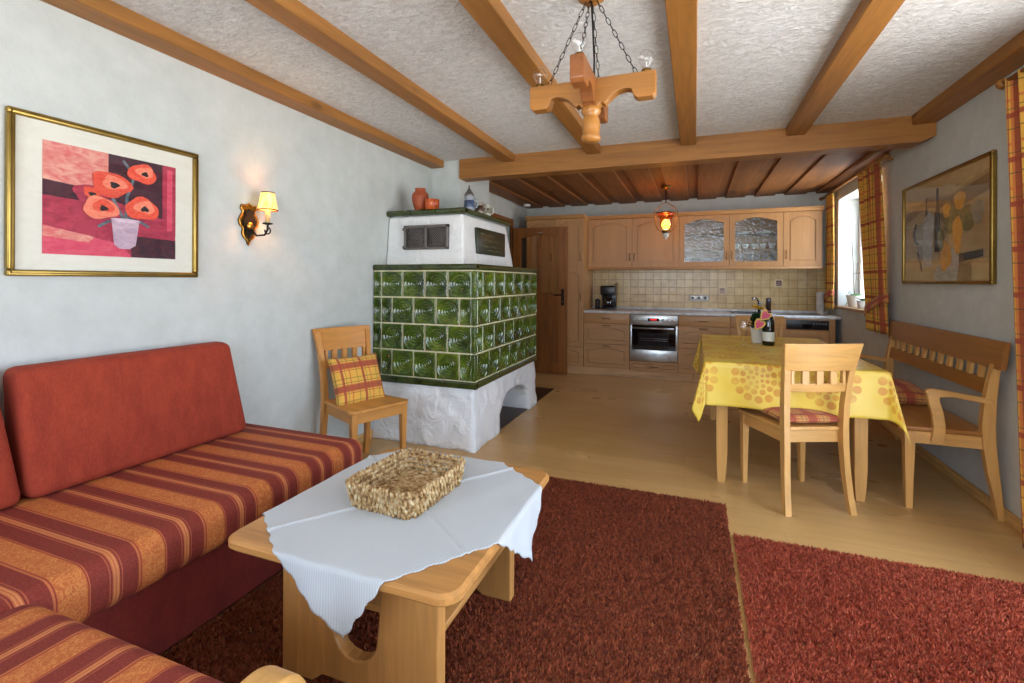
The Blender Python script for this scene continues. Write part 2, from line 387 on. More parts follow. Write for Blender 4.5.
for x in (NX0, (NX0+NX1)/2-.04, NX1-.08): q.box((x, YB-.12, NZ0), (x+.08, YB-.06, NZ1), WHITE, .004)
q.box((NX0, YB-.12, NZ0), (NX1, YB-.06, NZ0+.08), WHITE, .004); q.box((NX0, YB-.12, NZ1-.08), (NX1, YB-.06, NZ1), WHITE, .004)
struct(q.build('window_2'))

# ------------------------------------------------------------------ tiled stove
SX, SY0, SY1 = -1.51, 3.2, 4.65
st = thing('tiled_stove', 'green glazed tiled stove with white plastered base and hood against the left wall', 'stove', (-1.96, 3.93, 0))
q = MB()
arch = []
for k in range(15):
    a = PI*(1-k/14); yy = 4.055+.385*math.cos(a); arch.append((yy, .30*(max(0, math.sin(a))**.5)))
prof = [(SY0-.005, 0)]+arch+[(SY1+.02, 0), (SY1-.005, .465), (SY0+.012, .465)]
# front slice with the arch, the rest of the base behind
q.prism(prof, 'x', XL+.003, SX-.012, M_plast)
o_pb = q.build('plaster_base', st)
bmx = bmesh.new(); bmx.from_mesh(o_pb.data)
bmesh.ops.triangulate(bmx, faces=bmx.faces[:]); 
for _ in range(5):
    le = [e for e in bmx.edges if e.calc_length() > .045]
    if not le: break
    bmesh.ops.subdivide_edges(bmx, edges=le, cuts=1); bmesh.ops.triangulate(bmx, faces=[f for f in bmx.faces if len(f.verts) > 3])
from mathutils import noise as mn
for v in bmx.verts:
    w = v.co*5.5; d = mn.noise(w)*.018+mn.noise(w*2.7)*.009
    n = Vector((1 if v.co.x > .42 else 0, -1 if v.co.y < -.7 else 0, 0))
    low = max(0, .45-v.co.z)
    v.co += n*(d+low*.05)
for f in bmx.faces: f.smooth = True
bmx.to_mesh(o_pb.data); bmx.free()
# tiles
grz = [.505+.206*k for k in range(5)]
q = MB(); q.box((XL+.002, SY0+.045, .46), (SX-.045, SY1-.02, 1.375), GROUT)
tb = q.build('tile_core', st)
M_TRIM = plain('dark_green_glaze', rgb(52, 64, 26), .18, var=.2, Coat_Weight=.4)
def dish_tile(q, p0, eu, ev, w, h, nrm, n=15):
    g = .0055; w2, h2 = w-2*g, h-2*g; R = .5*min(h2, .2)*.94
    def fn(u, v):
        x = g+u*w2; z = g+v*h2
        dx = x-w/2; dz = z-h/2; rx = max(R*min(1, w/h*1.02), .02); r = math.hypot(dx/ rx, dz/R)
        if r < 1: d = -.030*(1-r**2.6)+.0042*math.cos(r*R/.0105*PI)*(r < .97)
        else: d = .002
        e = min(u, 1-u, v, 1-v)
        if e < .02: d = -.008
        return Vector(p0)+eu*x+ev*z+nrm*(d+.008)
    q.sheet(fn, n*3 if w > .15 else n*2, n*3, M_glaze)
q = MB(); ez = Vector((0, 0, 1)); ex = Vector((1, 0, 0)); ey = Vector((0, 1, 0))
q.keep = False
for r in range(4):
    z = grz[3-r]; h = .206
    xs = [XL+.004, -2.328, -2.13, -1.932, -1.735, -1.532] if r % 2 == 0 else [XL+.004, -2.328, -2.229, -2.031, -1.834, -1.636, -1.532]
    for i in range(len(xs)-1): dish_tile(q, (xs[i], SY0, z), ex, ez, xs[i+1]-xs[i], h, -ey)
    ys = [SY0+.022, SY0+.12]+[SY0+.12+.2217*k for k in range(1, 7)]+[SY1] if r % 2 == 0 else [SY0+.022]+[SY0+.022+.2217*k for k in range(1, 7)]+[SY1]
    ys = [min(y, SY1) for y in ys]
    for i in range(len(ys)-1):
        if ys[i+1]-ys[i] > .02: dish_tile(q, (SX, ys[i], z), ey, ez, ys[i+1]-ys[i], h, ex)
    for b_ in xs[1:-1]: q.box((b_-.0055, SY0-.0008, z+.003), (b_+.004, SY0+.05, z+h-.003), GROUT)
    for b_ in ys[1:-1]: q.box((SX-.05, b_-.0055, z+.003), (SX+.0008, b_+.0055, z+h-.003), GROUT)
    for zz in ((z, z+h) if r == 0 else (z,)): q.box((XL+.003, SY0-.0006, zz-.0055), (SX+.0006, SY0+.05, zz+.0055), GROUT); q.box((SX-.05, SY0+.05, zz-.0055), (SX+.0006, SY1-.001, zz+.0055), GROUT)
    # beaded corner
    for k in range(9): q.ball((SX-.006, SY0+.006, z+.012+k*.0228), (.013, .013, .012), M_glaze, 8, 6)
    q.box((SX-.024, SY0-.003, z+.004), (SX+.003, SY0+.024, z+h-.004), M_glaze, .004)
q.build('glazed_tiles', st)
def trim_band(name, x0, x1, y0, y1, z0, z1, out, step, parent, slant=0, left=True):
    q = MB()
    q.box((x0+.004, y0+.004, z0+.002), (x1-.004, y1, z1-.002), GROUT)
    zc = (z0+z1)/2
    pf = [(0, z0), (out*.6, z0), (out, z0+(z1-z0)*.3), (out, z0+(z1-z0)*.72), (out*.5, z1), (0, z1)]
    xs = [x1-.0]; 
    x = x1-.24
    while x > x0: xs.append(x); x -= step
    xs.append(x0)
    for a, b in zip(xs, xs[1:]):
        g = .003; ga = -out if a == x1 else g
        q.prism([(y0-p[0], p[1]) for p in pf]+[(y0+.03, z1), (y0+.03, z0)], 'x', b+g, a-ga, M_TRIM)
    ys = [y0]; y = y0+.24
    while y < y1-.05: ys.append(y); y += step
    ys.append(y1)
    for a, b in zip(ys, ys[1:]):
        q.prism([(x1+p[0], p[1]) for p in pf]+[(x1-.03, z1), (x1-.03, z0)], 'y', a+(.003 if a > y0 else 0), b-.003, M_TRIM)
    return q.build(name, parent)
trim_band('top_tile_trim', XL+.003, SX, SY0, SY1, 1.333, 1.378, .014, .215, st)
trim_band('bottom_tile_trim', XL+.003, SX, SY0, SY1, .452, .503, .012, .215, st)
# hood: tapered plaster body
HB = [(XL+.003, 3.36), (-1.685, 3.36), (-1.685, 4.47), (XL+.003, 4.47)]
HT = [(XL+.003, 3.40), (-1.715, 3.40), (-1.715, 4.33), (XL+.003, 4.33)]
q = MB(); vs = [(x, y, 1.376) for x, y in HB]+[(x, y, 1.785) for x, y in HT]
q.add(vs, [[3, 2, 1, 0], [4, 5, 6, 7]]+[[i, (i+1) % 4, 4+(i+1) % 4, 4+i] for i in range(4)], M_plast); hood = q.build('plaster_hood', st)
mdb = hood.modifiers.new('Bevel', 'BEVEL'); mdb.width = .02; mdb.segments = 3
trim_band('hood_ledge', XL+.003, -1.70, 3.385, 4.36, 1.785, 1.828, .02, .23, st)
mbox('ledge_top', (XL+.003, 3.375, 1.815), (-1.69, 4.37, 1.83), M_TRIM, st, .003)
# grille: diagonal mesh in an iron frame
GRI = plain('grey_cast_iron', rgb(112, 106, 102), .45, .4)
g = MB(); gx0, gx1, gz0, gz1, gy = -2.225, -1.82, 1.503, 1.70, 3.355
g.box((gx0+.01, gy+.012, gz0+.01), (gx1-.01, gy+.03, gz1-.01), plain('vent_dark', rgb(10, 10, 10), .9))  # near-black backing painted in for the dark inside the vent
for a, b in (((gx0, gz0), (gx1, gz0+.018)), ((gx0, gz1-.022), (gx1, gz1)), ((gx0, gz0), (gx0+.018, gz1)), ((gx1-.018, gz0), (gx1, gz1)), (((gx0+gx1)/2-.01, gz0), ((gx0+gx1)/2+.01, gz1))):
    g.box((a[0], gy-.008, a[1]), (b[0], gy+.022, b[1]), GRI, .002, 1)
for h0, h1 in ((gx0+.018, (gx0+gx1)/2-.01), ((gx0+gx1)/2+.01, gx1-.018)):
    hh = gz1-gz0-.036; k = h0-hh
    while k < h1:
        for sgn in (1, -1):
            pts = []
            for tt in (0, 1):
                x = k+tt*hh; z = (gz0+.016+tt*hh) if sgn > 0 else (gz1-.02-tt*hh); pts.append((x, z))
            (xa, za), (xb, zb) = pts
            sl = (zb-za)/(xb-xa)
            if xa < h0: za += sl*(h0-xa); xa = h0
            if xb > h1: zb -= sl*(xb-h1); xb = h1
            if xb-xa > .008: g.tube([(xa, gy+.004, za), (xb, gy+.004, zb)], 0.0030, GRI, 5)
        k += .021
for z in (gz0+.02, gz1-.03): g.ball((gx0-.006, gy, z), (.012, .01, .014), GRI, 8, 6)
g.build('vent_grille', st)
# plaque with raised script flourishes
p = MB(); px = -1.703
RT = Matrix.Rotation(math.atan2(.03, .41), 3, 'Y')
p.box((-1.697-.01, 3.60, 1.478), (-1.697+.022, 4.21, 1.695), plain('plaque_green', rgb(34, 42, 22), .35), .006, 2)
pm = plain('plaque_relief', rgb(104, 106, 78), .4)
for row, (z, y0, y1) in enumerate(((1.645, 3.66, 3.95), (1.60, 3.72, 4.08), (1.55, 3.64, 4.04), (1.515, 3.8, 4.12))):
    pts = []; n = 60; ph = row*1.3
    for k in range(n+1):
        t_ = k/n; pts.append((-1.6735, y0+(y1-y0)*t_+.008*math.sin(t_*50+ph), z+.011*math.sin(t_*62+ph)*(.6+.4*math.sin(t_*17+row))))
    p.tube(pts, .0022, pm, 5)
pq = p.build('inscribed_plaque', st); pq['label'] = 'dark green plaque with faint raised script'
# hearth plate
q = MB(); q.box((-1.98, 3.45, .001), (-1.525, 5.39, .006), plain('dark_floor_plate', rgb(62, 42, 28), .4), .001, 1)
tag(q.build('hearth_plate'), 'dark brown plate on the floor under the stove arch and behind it', 'floor plate')

# things on the stove hood
def lathe_thing(name, label, cat, loc, prof, m, group=None, n=24):
    q = MB(); q.lathe(prof, m, loc, n); return tag(q.build(name), label, cat, group)
TERRA = plain('terracotta', rgb(158, 74, 40), .55); 
lathe_thing('clay_jug', 'tall brown-red clay jar on the stove hood, beside a squat orange pot', 'jar', (-2.145, 3.47, 1.83),
            [(.036, 0), (.044, .004), (.062, .06), (.070, .11), (.066, .145), (.046, .163), (.042, .185), (.046, .19), (.040, .188), (.038, .16), (.0, .15)], TERRA)
q = MB(); q.lathe([(.05, 0), (.056, .004), (.058, .06), (.060, .088), (.054, .088), (.052, .02), (0, .015)], plain('orange_glaze', rgb(196, 92, 44), .25), (-2.02, 3.45, 1.83), 24)
q.tube([(-1.966, 3.42, 1.83+.08), (-1.955, 3.40, 1.83+.07), (-1.955, 3.40, 1.83+.04), (-1.97, 3.42, 1.83+.025)], .006, plain('orange_glaze', rgb(196, 92, 44)))
tag(q.build('clay_pot'), 'squat orange glazed pot standing right of the clay jar on the hood', 'pot')
def stein(name, label, x, y, r, h, m1, m2, lid=True, group=None):
    q = MB(); q.lathe([(r, 0), (r*1.05, .01), (r, .02), (r*.96, h*.5), (r*.9, h-.01), (r*.94, h), (0, h)], m1, (x, y, 1.83), 20)
    q.lathe([(r*1.0, h*.25), (r*1.01, h*.26), (r*.98, h*.7), (r*.95, h*.71)], m2, (x, y, 1.83), 20)
    q.tube([(x+r*.9, y, 1.83+h*.82), (x+r*1.6, y, 1.83+h*.78), (x+r*1.75, y, 1.83+h*.5), (x+r*1.5, y, 1.83+h*.25), (x+r*.95, y, 1.83+h*.2)], .006, m1)
    if lid: q.lathe([(r*.95, h), (r*.9, h+.012), (r*.5, h+.04), (r*.12, h+.07), (.008, h+.085), (0, h+.09)], plain('pewter', rgb(120, 120, 118), .4, .8), (x, y, 1.83), 20)
    return tag(q.build(name), label, 'mug', group)
stein('beer_stein', 'blue and grey stoneware stein with a pointed pewter lid on the stove hood', -1.765, 3.62, .045, .13, plain('stone_grey', rgb(150, 156, 164), .4), plain('stone_blue', rgb(74, 92, 124), .35, var=.3))
stein('ceramic_mug', 'dark-patterned mug between the pointed stein and the paler mug', -1.755, 3.80, .038, .105, plain('mug_grey', rgb(160, 150, 138), .3), plain('mug_dark', rgb(88, 62, 52), .3, var=.5), False)
stein('ceramic_mug', 'pale mug with dark sprigs, last in the row on the stove hood', -1.755, 3.955, .04, .105, plain('mug_white', rgb(196, 196, 184), .3), plain('mug_sprig', rgb(130, 130, 108), .3, var=.6), False)

# ------------------------------------------------------------------ framed pictures
def picture(name, label, x, y0, y1, z0, z1, side, art, fw=.024):
    # side=+1: hangs on left wall facing +x ; side=-1: right wall facing -x
    r = thing(name, label, 'picture', (x, (y0+y1)/2, z0)); s = side
    q = MB(); L = lambda y, z: (y, z)
    for a, b in (((y0, z0), (y1, z0+fw)), ((y0, z1-fw), (y1, z1)), ((y0, z0+fw), (y0+fw, z1-fw)), ((y1-fw, z0+fw), (y1, z1-fw))):
        q.box((x, a[0], a[1]), (x+s*.026, b[0], b[1]), GOLD, .006, 3)
    ins = .009
    for a, b in (((y0+ins, z0+ins), (y1-ins, z0+ins+.004)), ((y0+ins, z1-ins-.004), (y1-ins, z1-ins)), ((y0+ins, z0+ins), (y0+ins+.004, z1-ins)), ((y1-ins-.004, z0+ins), (y1-ins, z1-ins))):
        q.box((x+s*.024, a[0], a[1]), (x+s*.029, b[0], b[1]), plain('dark_gilt', rgb(96, 74, 30), .4, .8))
    q.build('picture_frame', r)
    q = MB(); art(q, x+s*.008, s); q.build('artwork', r)
    q = MB(); q.box((x+s*.0165, y0+fw*.8, z0+fw*.8), (x+s*.0185, y1-fw*.8, z1-fw*.8), glass_mat('picture_glass', refl=.05)); q.build('glass', r)
    return r
def art_kit(q, x, s, y0, y1, z0, z1):
    # u runs left to right as seen by a person facing the picture
    cnt = [0]
    def pt(u, v, d=0): 
        y = y0+(y1-y0)*u if s > 0 else y1-(y1-y0)*u
        return (x+s*d, y, z0+(z1-z0)*v)
    def poly(ps, m):
        cnt[0] += 1; d = .0003*cnt[0]+.001
        q.add([pt(min(1, max(0, u)), min(1, max(0, v)), d) for u, v in ps], [list(range(len(ps)))], m)
    def blob(cu, cv, ru, rv, m, k=18, wob=.12, rot=0, ph=0):
        ps = []
        for i in range(k):
            a = 2*PI*i/k; rr = 1+wob*math.sin(3*a+ph)+wob*.5*math.sin(5*a+ph*2)
            ax, ay = ru*rr*math.cos(a), rv*rr*math.sin(a); ps.append((cu+ax*math.cos(rot)-ay*math.sin(rot), cv+ax*math.sin(rot)+ay*math.cos(rot)))
        poly(ps, m)
    def stroke(ps, w, m):
        L = []; R_ = []
        for i, (u, v) in enumerate(ps):
            a = ps[max(0, i-1)]; b = ps[min(len(ps)-1, i+1)]; dx, dy = b[0]-a[0], b[1]-a[1]; n = math.hypot(dx, dy) or 1
            L.append((u-dy/n*w, v+dx/n*w)); R_.append((u+dy/n*w, v-dx/n*w))
        poly(L+R_[::-1], m)
    return poly, blob, stroke
def paint(name, c, c2, sc=20):
    t = NT(name); n = t.noise(t.coord((1, 1, 2)), sc, 5, .6, 1); t.set(Base_Color=t.ramp(n, [(.35, rgb(*c)), (.65, rgb(*c2))]), Roughness=.6); return t.m
def art_poppies(q, x, s):
    q.box((x-s*.006, 1.01, 1.28), (x, 1.72, 1.88), paint('mat_board', (222, 222, 208), (228, 228, 216)))
    poly, blob, stroke = art_kit(q, x, s, 1.105, 1.622, 1.352, 1.802)
    cr = paint('p_crimson', (150, 34, 62), (188, 56, 82)); pk = paint('p_pink', (214, 104, 104), (228, 170, 150)); dk = paint('p_dark', (44, 16, 32), (78, 24, 44))
    rd = paint('p_red', (214, 58, 42), (232, 96, 66), 60); ro = paint('p_coral', (232, 110, 84), (240, 150, 120), 60); lv = paint('p_lavender', (178, 150, 172), (206, 182, 196)); gr = paint('p_greygreen', (70, 88, 100), (110, 128, 136)); bk = paint('p_black', (24, 14, 20), (40, 20, 26))
    hot = paint('p_hot', (208, 60, 92), (222, 92, 112))
    poly([(0, 0), (1, 0), (1, 1), (0, 1)], cr)
    poly([(0, .66), (.44, .60), (.44, 1), (0, 1)], pk); poly([(0, .52), (.4, .5), (.4, .62), (0, .66)], dk)
    poly([(.44, .56), (.88, .42), (.88, 1), (.44, 1)], dk); poly([(0, 0), (.62, 0), (.55, .12), (0, .26)], hot); poly([(.0, .16), (.3, .12), (.34, .18), (0, .25)], pk)
    poly([(.62, 0), (1, 0), (1, .2), (.6, .22)], dk); poly([(.88, .25), (1, .25), (1, 1), (.88, 1)], cr); poly([(.92, .3), (.97, .3), (.97, .96), (.92, .96)], hot)
    for ps in ([(.56, .36), (.5, .5), (.46, .6)], [(.57, .36), (.58, .6), (.64, .82), (.55, .96)], [(.58, .36), (.66, .48)], [(.55, .36), (.44, .34), (.36, .28)], [(.6, .38), (.7, .36), (.76, .32)]): stroke(ps, .012, gr)
    poly([(.46, .36), (.68, .37), (.65, .12), (.6, .08), (.52, .08), (.48, .12)], lv); blob(.57, .365, .11, .02, paint('p_vase_rim', (206, 180, 196), (222, 204, 214)))
    for cu, cv, r, mm, ph in ((.30, .58, .11, cr, 0), (.46, .70, .15, rd, 1), (.38, .46, .13, ro, 2), (.70, .50, .14, rd, 3), (.70, .86, .12, rd, 4)):
        blob(cu, cv, r, r*.82, mm, 20, .1, ph=ph); blob(cu+.02, cv+.02, r*.62, r*.45, ro if mm is rd else rd, 16, .14, ph=ph+1); blob(cu+.02, cv, r*.24, r*.2, bk, 12, .2, ph=ph)
picture('framed_picture', 'gold-framed print of red poppies in a pale vase on the left wall', XL+.001, .996, 1.732, 1.263, 1.897, 1, art_poppies)
def art_still(q, x, s):
    y0, y1, z0, z1 = 3.408, 4.58, 1.265, 1.96
    q.box((x-s*.006, y0-.01, z0-.01), (x, y1+.01, z1+.01), paint('s_ground', (164, 138, 92), (186, 160, 112), 4))
    poly, blob, stroke = art_kit(q, x, s, y0, y1, z0, z1)
    dk = paint('s_dark', (30, 34, 34), (52, 50, 46)); wh = paint('s_white', (150, 152, 150), (190, 188, 178)); ye = paint('s_yellow', (206, 140, 34), (226, 170, 60)); ol = paint('s_olive', (98, 96, 52), (134, 124, 66)); br = paint('s_brown', (126, 100, 66), (154, 128, 86), 5); ta = paint('s_tan', (182, 156, 110), (200, 176, 128), 5); gy = paint('s_grey', (132, 128, 112), (158, 152, 132), 6)
    poly([(0, .78), (.35, .84), (.62, .80), (1, .92), (1, 1), (0, 1)], ta); poly([(0, .62), (.3, .74), (.7, .66), (1, .74), (1, .88), (.6, .78), (.3, .82), (0, .72)], br)
    poly([(0, 0), (1, 0), (1, .14), (0, .2)], ta); poly([(.40, 0), (.68, 0), (.70, .34), (.62, .30), (.42, .1)], wh)
    blob(.24, .42, .09, .2, gy); stroke([(.17, .6), (.13, .5), (.15, .42), (.2, .38)], .018, dk)
    for cu, w, h0, h1, nk in ((.31, .03, .3, .7, .84), (.45, .035, .28, .74, .9)): 
        poly([(cu-w, h0), (cu+w, h0), (cu+w, h1-.12), (cu+w*.4, h1), (cu+w*.4, nk), (cu-w*.4, nk), (cu-w*.4, h1), (cu-w, h1-.12)], dk)
    poly([(.26, .14), (.38, .14), (.41, .62), (.36, .7), (.28, .64)], wh)
    blob(.60, .58, .1, .14, ol); blob(.56, .66, .045, .07, ye); blob(.70, .72, .06, .08, ye); blob(.68, .42, .05, .17, ye); blob(.55, .23, .065, .14, ye, ph=2); blob(.50, .4, .04, .1, ol); blob(.78, .55, .07, .12, ol)
    poly([(.70, .16), (.93, .2), (.93, .26), (.70, .24)], dk); poly([(.68, 0), (.82, 0), (.82, .16), (.70, .16)], br)
    blob(.88, .58, .06, .1, gy); stroke([(.2, .3), (.26, .1)], .01, dk)
picture('framed_picture', 'gold-framed still life with dark bottles and yellow pears on the right wall', XR-.001, 3.385, 4.60, 1.243, 1.98, -1, art_still, .02)

# ------------------------------------------------------------------ wall sconce
sc = thing('wall_sconce', 'antique gilt wall lamp with small lit fabric shade right of the poppy picture', 'wall lamp', (XL, 2.02, 1.46))
q = MB(); cy, cz = 2.038, 1.582
half = [(.0, .108), (.02, .092), (.045, .098), (.05, .075), (.035, .06), (.05, .035), (.062, .01), (.055, -.02), (.035, -.035), (.04, -.065), (.028, -.09), (.012, -.10), (0, -.13)]
poly = [(cy+a, cz+b) for a, b in half]+[(cy-a, cz+b) for a, b in half[::-1][1:-1]]
q.prism(poly, 'x', XL, XL+.012, BRASS)
pin = [(cy+(a)*.68, cz+b*.72) for a, b in half]+[(cy-a*.68, cz+b*.72) for a, b in half[::-1][1:-1]]
q.prism(pin, 'x', XL+.012, XL+.02, IRON)
q.tube([(XL+.014, p_[0], p_[1]) for p_ in poly], .005, plain('bright_gilt', rgb(206, 150, 70), .3, 1), 6, True)
q.ball((XL+.024, cy, cz-.02), (.012, .022, .022), plain('bright_gilt', rgb(206, 150, 70)), 10, 8); q.build('back_plate', sc)
sx, sy = XL+.105, 2.085
q = MB(); q.tube([(XL+.02, cy, cz-.03), (XL+.05, cy+.02, cz-.075), (XL+.085, cy+.045, cz-.07), (sx, sy, cz-.04), (sx, sy, cz-.01)], .006, IRON)
q.tube([(sx, sy+.02*math.sin(a), cz-.045+.02*math.cos(a)) for a in [k*.7 for k in range(8)]], .004, IRON); q.lathe([(.008, 0), (.026, .004), (.028, .01), (.012, .01)], IRON, (sx, sy, cz-.012)); q.build('scroll_arm', sc)
q = MB(); q.lathe([(.014, 0), (.014, .09), (0, .09)], plain('candle_ivory', rgb(226, 190, 130), .5), (sx, sy, cz)); q.build('candle_sleeve', sc)
t = NT('lamp_shade_fabric'); n = t.noise(t.coord((1, 1, .2)), 60, 2)
c = t.ramp(n, [(.35, rgb(250, 176, 84)), (.65, rgb(255, 216, 130))]); t.set(Base_Color=c, Roughness=.8, Emission_Color=c, Emission_Strength=1.1); MSH = t.m
q = MB(); SZ = 1.655
def shade(u, v): a = 2*PI*u; r = .052-.018*v+.0015*math.sin(a*24); return (sx+r*math.cos(a), sy+r*math.sin(a), SZ+.10*v)
q.sheet(shade, 72, 4, MSH); sh = q.build('lamp_shade', sc, solid=.001)
for rr, zz in ((.0525, SZ), (.0345, SZ+.10)):
    q = MB(); q.tube([(sx+rr*math.cos(k*PI/12), sy+rr*math.sin(k*PI/12), zz) for k in range(24)], .0035, plain('shade_braid', rgb(90, 40, 20), .7), 6, True); q.build('shade_trim', sh)

# ------------------------------------------------------------------ sofa
root = thing('corner_sofa', 'long red sofa with striped seat cushion and plain back cushions along the left wall', 'sofa', (-1.95, .8, 0))
S1 = mat_stripes('striped_seat_fabric', 1, .8-.785+0)
RED = mat_fabric('rust_red_upholstery', rgb(132, 42, 24), rgb(166, 62, 36)); DRED = mat_fabric('dark_red_base_fabric', rgb(104, 28, 22), rgb(130, 40, 30))
q = MB(); q.box((XL+.01, -.4, .29), (-1.555, 2.02, .455), S1, .06, 6); q.build('seat_cushion', root)
q = MB(); q.box((XL+.03, -.38, .01), (-1.64, 1.99, .29), DRED, .01, 2); q.build('sofa_base', root)
def backcush(y0, y1):
    q = MB(); n = 10
    prof = [(-2.20, .455), (-2.275, .925), (-2.385, .93), (-2.375, .455)]
    t = bmesh.new(); vs = [t.verts.new((x, y, z)) for y in (y0, y1) for x, z in prof]
    fs = [[0, 1, 2, 3], [7, 6, 5, 4]]+[[i, 4+i, 4+(i+1) % 4, (i+1) % 4] for i in range(4)]
    for f in fs: t.faces.new([vs[i] for i in f])
    for v in vs[:4]: pass
    # corners drawn in at the top
    for i, v in enumerate(t.verts):
        if v.co.z > .8: v.co.y += -.012 if v.co.y < (y0+y1)/2 else -.05
    bmesh.ops.bevel(t, geom=t.edges[:], offset=.035, segments=4, affect='EDGES', profile=.5)
    t.verts.index_update(); q.add([v.co.copy() for v in t.verts], [[v.index for v in f.verts] for f in t.faces], RED, True); t.free()
    return q.build('back_cushion', root)
backcush(.985, 1.885); backcush(.05, .975)
# piping on the seat cushion front
S2 = mat_stripes('striped_short_seat_fabric', 0, -1.15+1.43)
r2 = thing('sofa_section', 'short striped sofa section in the left foreground with a rounded wooden armrest', 'sofa', (-1.15, .25, 0))
q = MB(); q.box((-1.545, -.5, .31), (-.80, .70, .475), S2, .06, 6); q.build('seat_cushion', r2)
q = MB(); q.box((-1.53, -.48, .01), (-.82, .6, .31), DRED, .01, 2); q.build('sofa_base', r2)
# armrest: curved wooden board
q = MB(); ap = []
for k in range(25): a = PI/2-k*PI/24; ap.append((.655+.085*math.cos(a), .435+.085*math.sin(a)))
poly = [(-.5, .52)]+ap+[(.62, .32), (.60, .0), (.53, .0), (.54, .43), (-.5, .46)]
q.prism(poly, 'x', -.775, -.70, birch('y')); ar = q.build('armrest', r2); ar['label'] = 'pale wooden rounded armrest'
mdb = ar.modifiers.new('Bevel', 'BEVEL'); mdb.width = .012; mdb.segments = 3; mdb.limit_method = 'ANGLE'

# ------------------------------------------------------------------ rugs
def rug(name, label, x0, x1, y0, y1, m, dens, h, hem):
    r = thing(name, label, 'rug', ((x0+x1)/2, (y0+y1)/2, 0)); 
    q = MB(); q.box((x0, y0, .0006), (x1, y1, .008), hem, .002, 1); q.build('rug_backing', r)
    A = (x1-x0)*(y1-y0); N = int(A*dens); px = rng.uniform(x0+.004, x1-.004, N); py = rng.uniform(y0+.004, y1-.004, N)
    lean = .55+.35*np.sin(px*3.1+py*1.3)+rng.normal(0, .5, N); ang = rng.uniform(0, 2*PI, N)
    dx = np.cos(ang)*.006+lean*.004; dy = np.sin(ang)*.006-.003*np.cos(px*2+py*2.4); wv = rng.uniform(0, PI, N); ww = .0028
    wx, wy = np.cos(wv)*ww, np.sin(wv)*ww; hh = h*rng.uniform(.7, 1.1, N); z0 = np.full(N, .006)
    V = np.zeros((N, 5, 3)); V[:, 0] = np.stack([px-wx, py-wy, z0], 1); V[:, 1] = np.stack([px+wx, py+wy, z0], 1)
    V[:, 2] = np.stack([px+wx+dx*.45, py+wy+dy*.45, z0+hh*.6], 1); V[:, 3] = np.stack([px-wx+dx*.45, py-wy+dy*.45, z0+hh*.6], 1)
    V[:, 4] = np.stack([px+dx, py+dy, z0+hh], 1)
    V -= np.array([(x0+x1)/2, (y0+y1)/2, 0]); me = bpy.data.meshes.new('rug_pile'); me.vertices.add(N*5); me.vertices.foreach_set('co', V.reshape(-1))
    b = np.arange(N)[:, None]*5; li = np.concatenate([b+np.array([0, 1, 2, 3]), b+np.array([3, 2, 4])], 1).reshape(-1)
    me.loops.add(N*7); me.loops.foreach_set('vertex_index', li.astype(np.int32)); me.polygons.add(N*2)
    ls = (np.arange(N)[:, None]*7+np.array([0, 4])).reshape(-1); me.polygons.foreach_set('loop_start', ls.astype(np.int32)); me.update(calc_edges=True); me.validate()
    me.materials.append(m); o = bpy.data.objects.new('rug_pile', me); COL.objects.link(o); o.parent = r; o['kind'] = 'stuff'
    return r
HEM = plain('rug_hem', rgb(176, 122, 72), .8)
rug('shag_rug', 'large rust-brown shag rug under the coffee table', -1.635, .165, .75, 2.925, mat_rug('rug_brown', rgb(104, 42, 22), rgb(184, 92, 54)), 52000, .018, HEM)
rug('shag_rug', 'brighter brick-red shag rug in the right foreground', .178, 1.5, .9, 2.595, mat_rug('rug_red', rgb(134, 48, 28), rgb(214, 106, 72)), 52000, .018, HEM)

# ------------------------------------------------------------------ coffee table
TZ = .48; tx0, tx1, ty0, ty1 = -1.325, -.54, 1.03, 1.885
ct = thing('coffee_table', 'pine coffee table with panel legs standing on the rug in front of the sofa', 'table', (-.93, 1.45, 0))
def rrect(x0, x1, y0, y1, r, n=6):
    P = []
    for cx_, cy_, a0 in ((x1-r, y1-r, 0), (x0+r, y1-r, PI/2), (x0+r, y0+r, PI), (x1-r, y0+r, 3*PI/2)):
        for k in range(n+1): a = a0+k*PI/2/n; P.append((cx_+r*math.cos(a), cy_+r*math.sin(a)))
    return P
q = MB(); P0 = rrect(tx0, tx1, ty0, ty1, .055); P1 = rrect(tx0+.01, tx1-.01, ty0+.01, ty1-.01, .05)
n = len(P0); vs = [(x, y, TZ-.034) for x, y in P1]+[(x, y, TZ-.024) for x, y in P0]+[(x, y, TZ-.008) for x, y in P0]+[(x, y, TZ) for x, y in P1]
F = [list(range(n))[::-1], list(range(3*n, 4*n))]+[[k*n+i, k*n+(i+1) % n, (k+1)*n+(i+1) % n, (k+1)*n+i] for k in range(3) for i in range(n)]
q.add(vs, F, pine('x')); q.build('tabletop', ct)
for y in (1.16, 1.715):
    q = MB(); xa, xb = -1.215, -.655; cxm = (xa+xb)/2
    up = [(cxm-.10, TZ-.034), (cxm-.085, .28)]+[(cxm+.078*math.cos(PI+k*PI/8), .205+.078*math.sin(PI+k*PI/8)) for k in range(9)]+[(cxm+.085, .28), (cxm+.10, TZ-.034)]
    poly = [(xa, TZ-.034)]+[(xa, .02)]+[(xa+.12, .02), (xa+.16, .05), (xb-.16, .05), (xb-.12, .02)]+[(xb, .02), (xb, TZ-.034)]+up[::-1]
    q.prism(poly, 'y', y, y+.045, pine('z')); o = q.build('panel_leg', ct)
    md = o.modifiers.new('Bevel', 'BEVEL'); md.width = .006; md.segments = 2; md.limit_method = 'ANGLE'
q = MB(); q.box((-1.20, 1.2055, .252), (-.66, 1.7145, .274), pine('y'), .003); q.build('lower_shelf', ct)
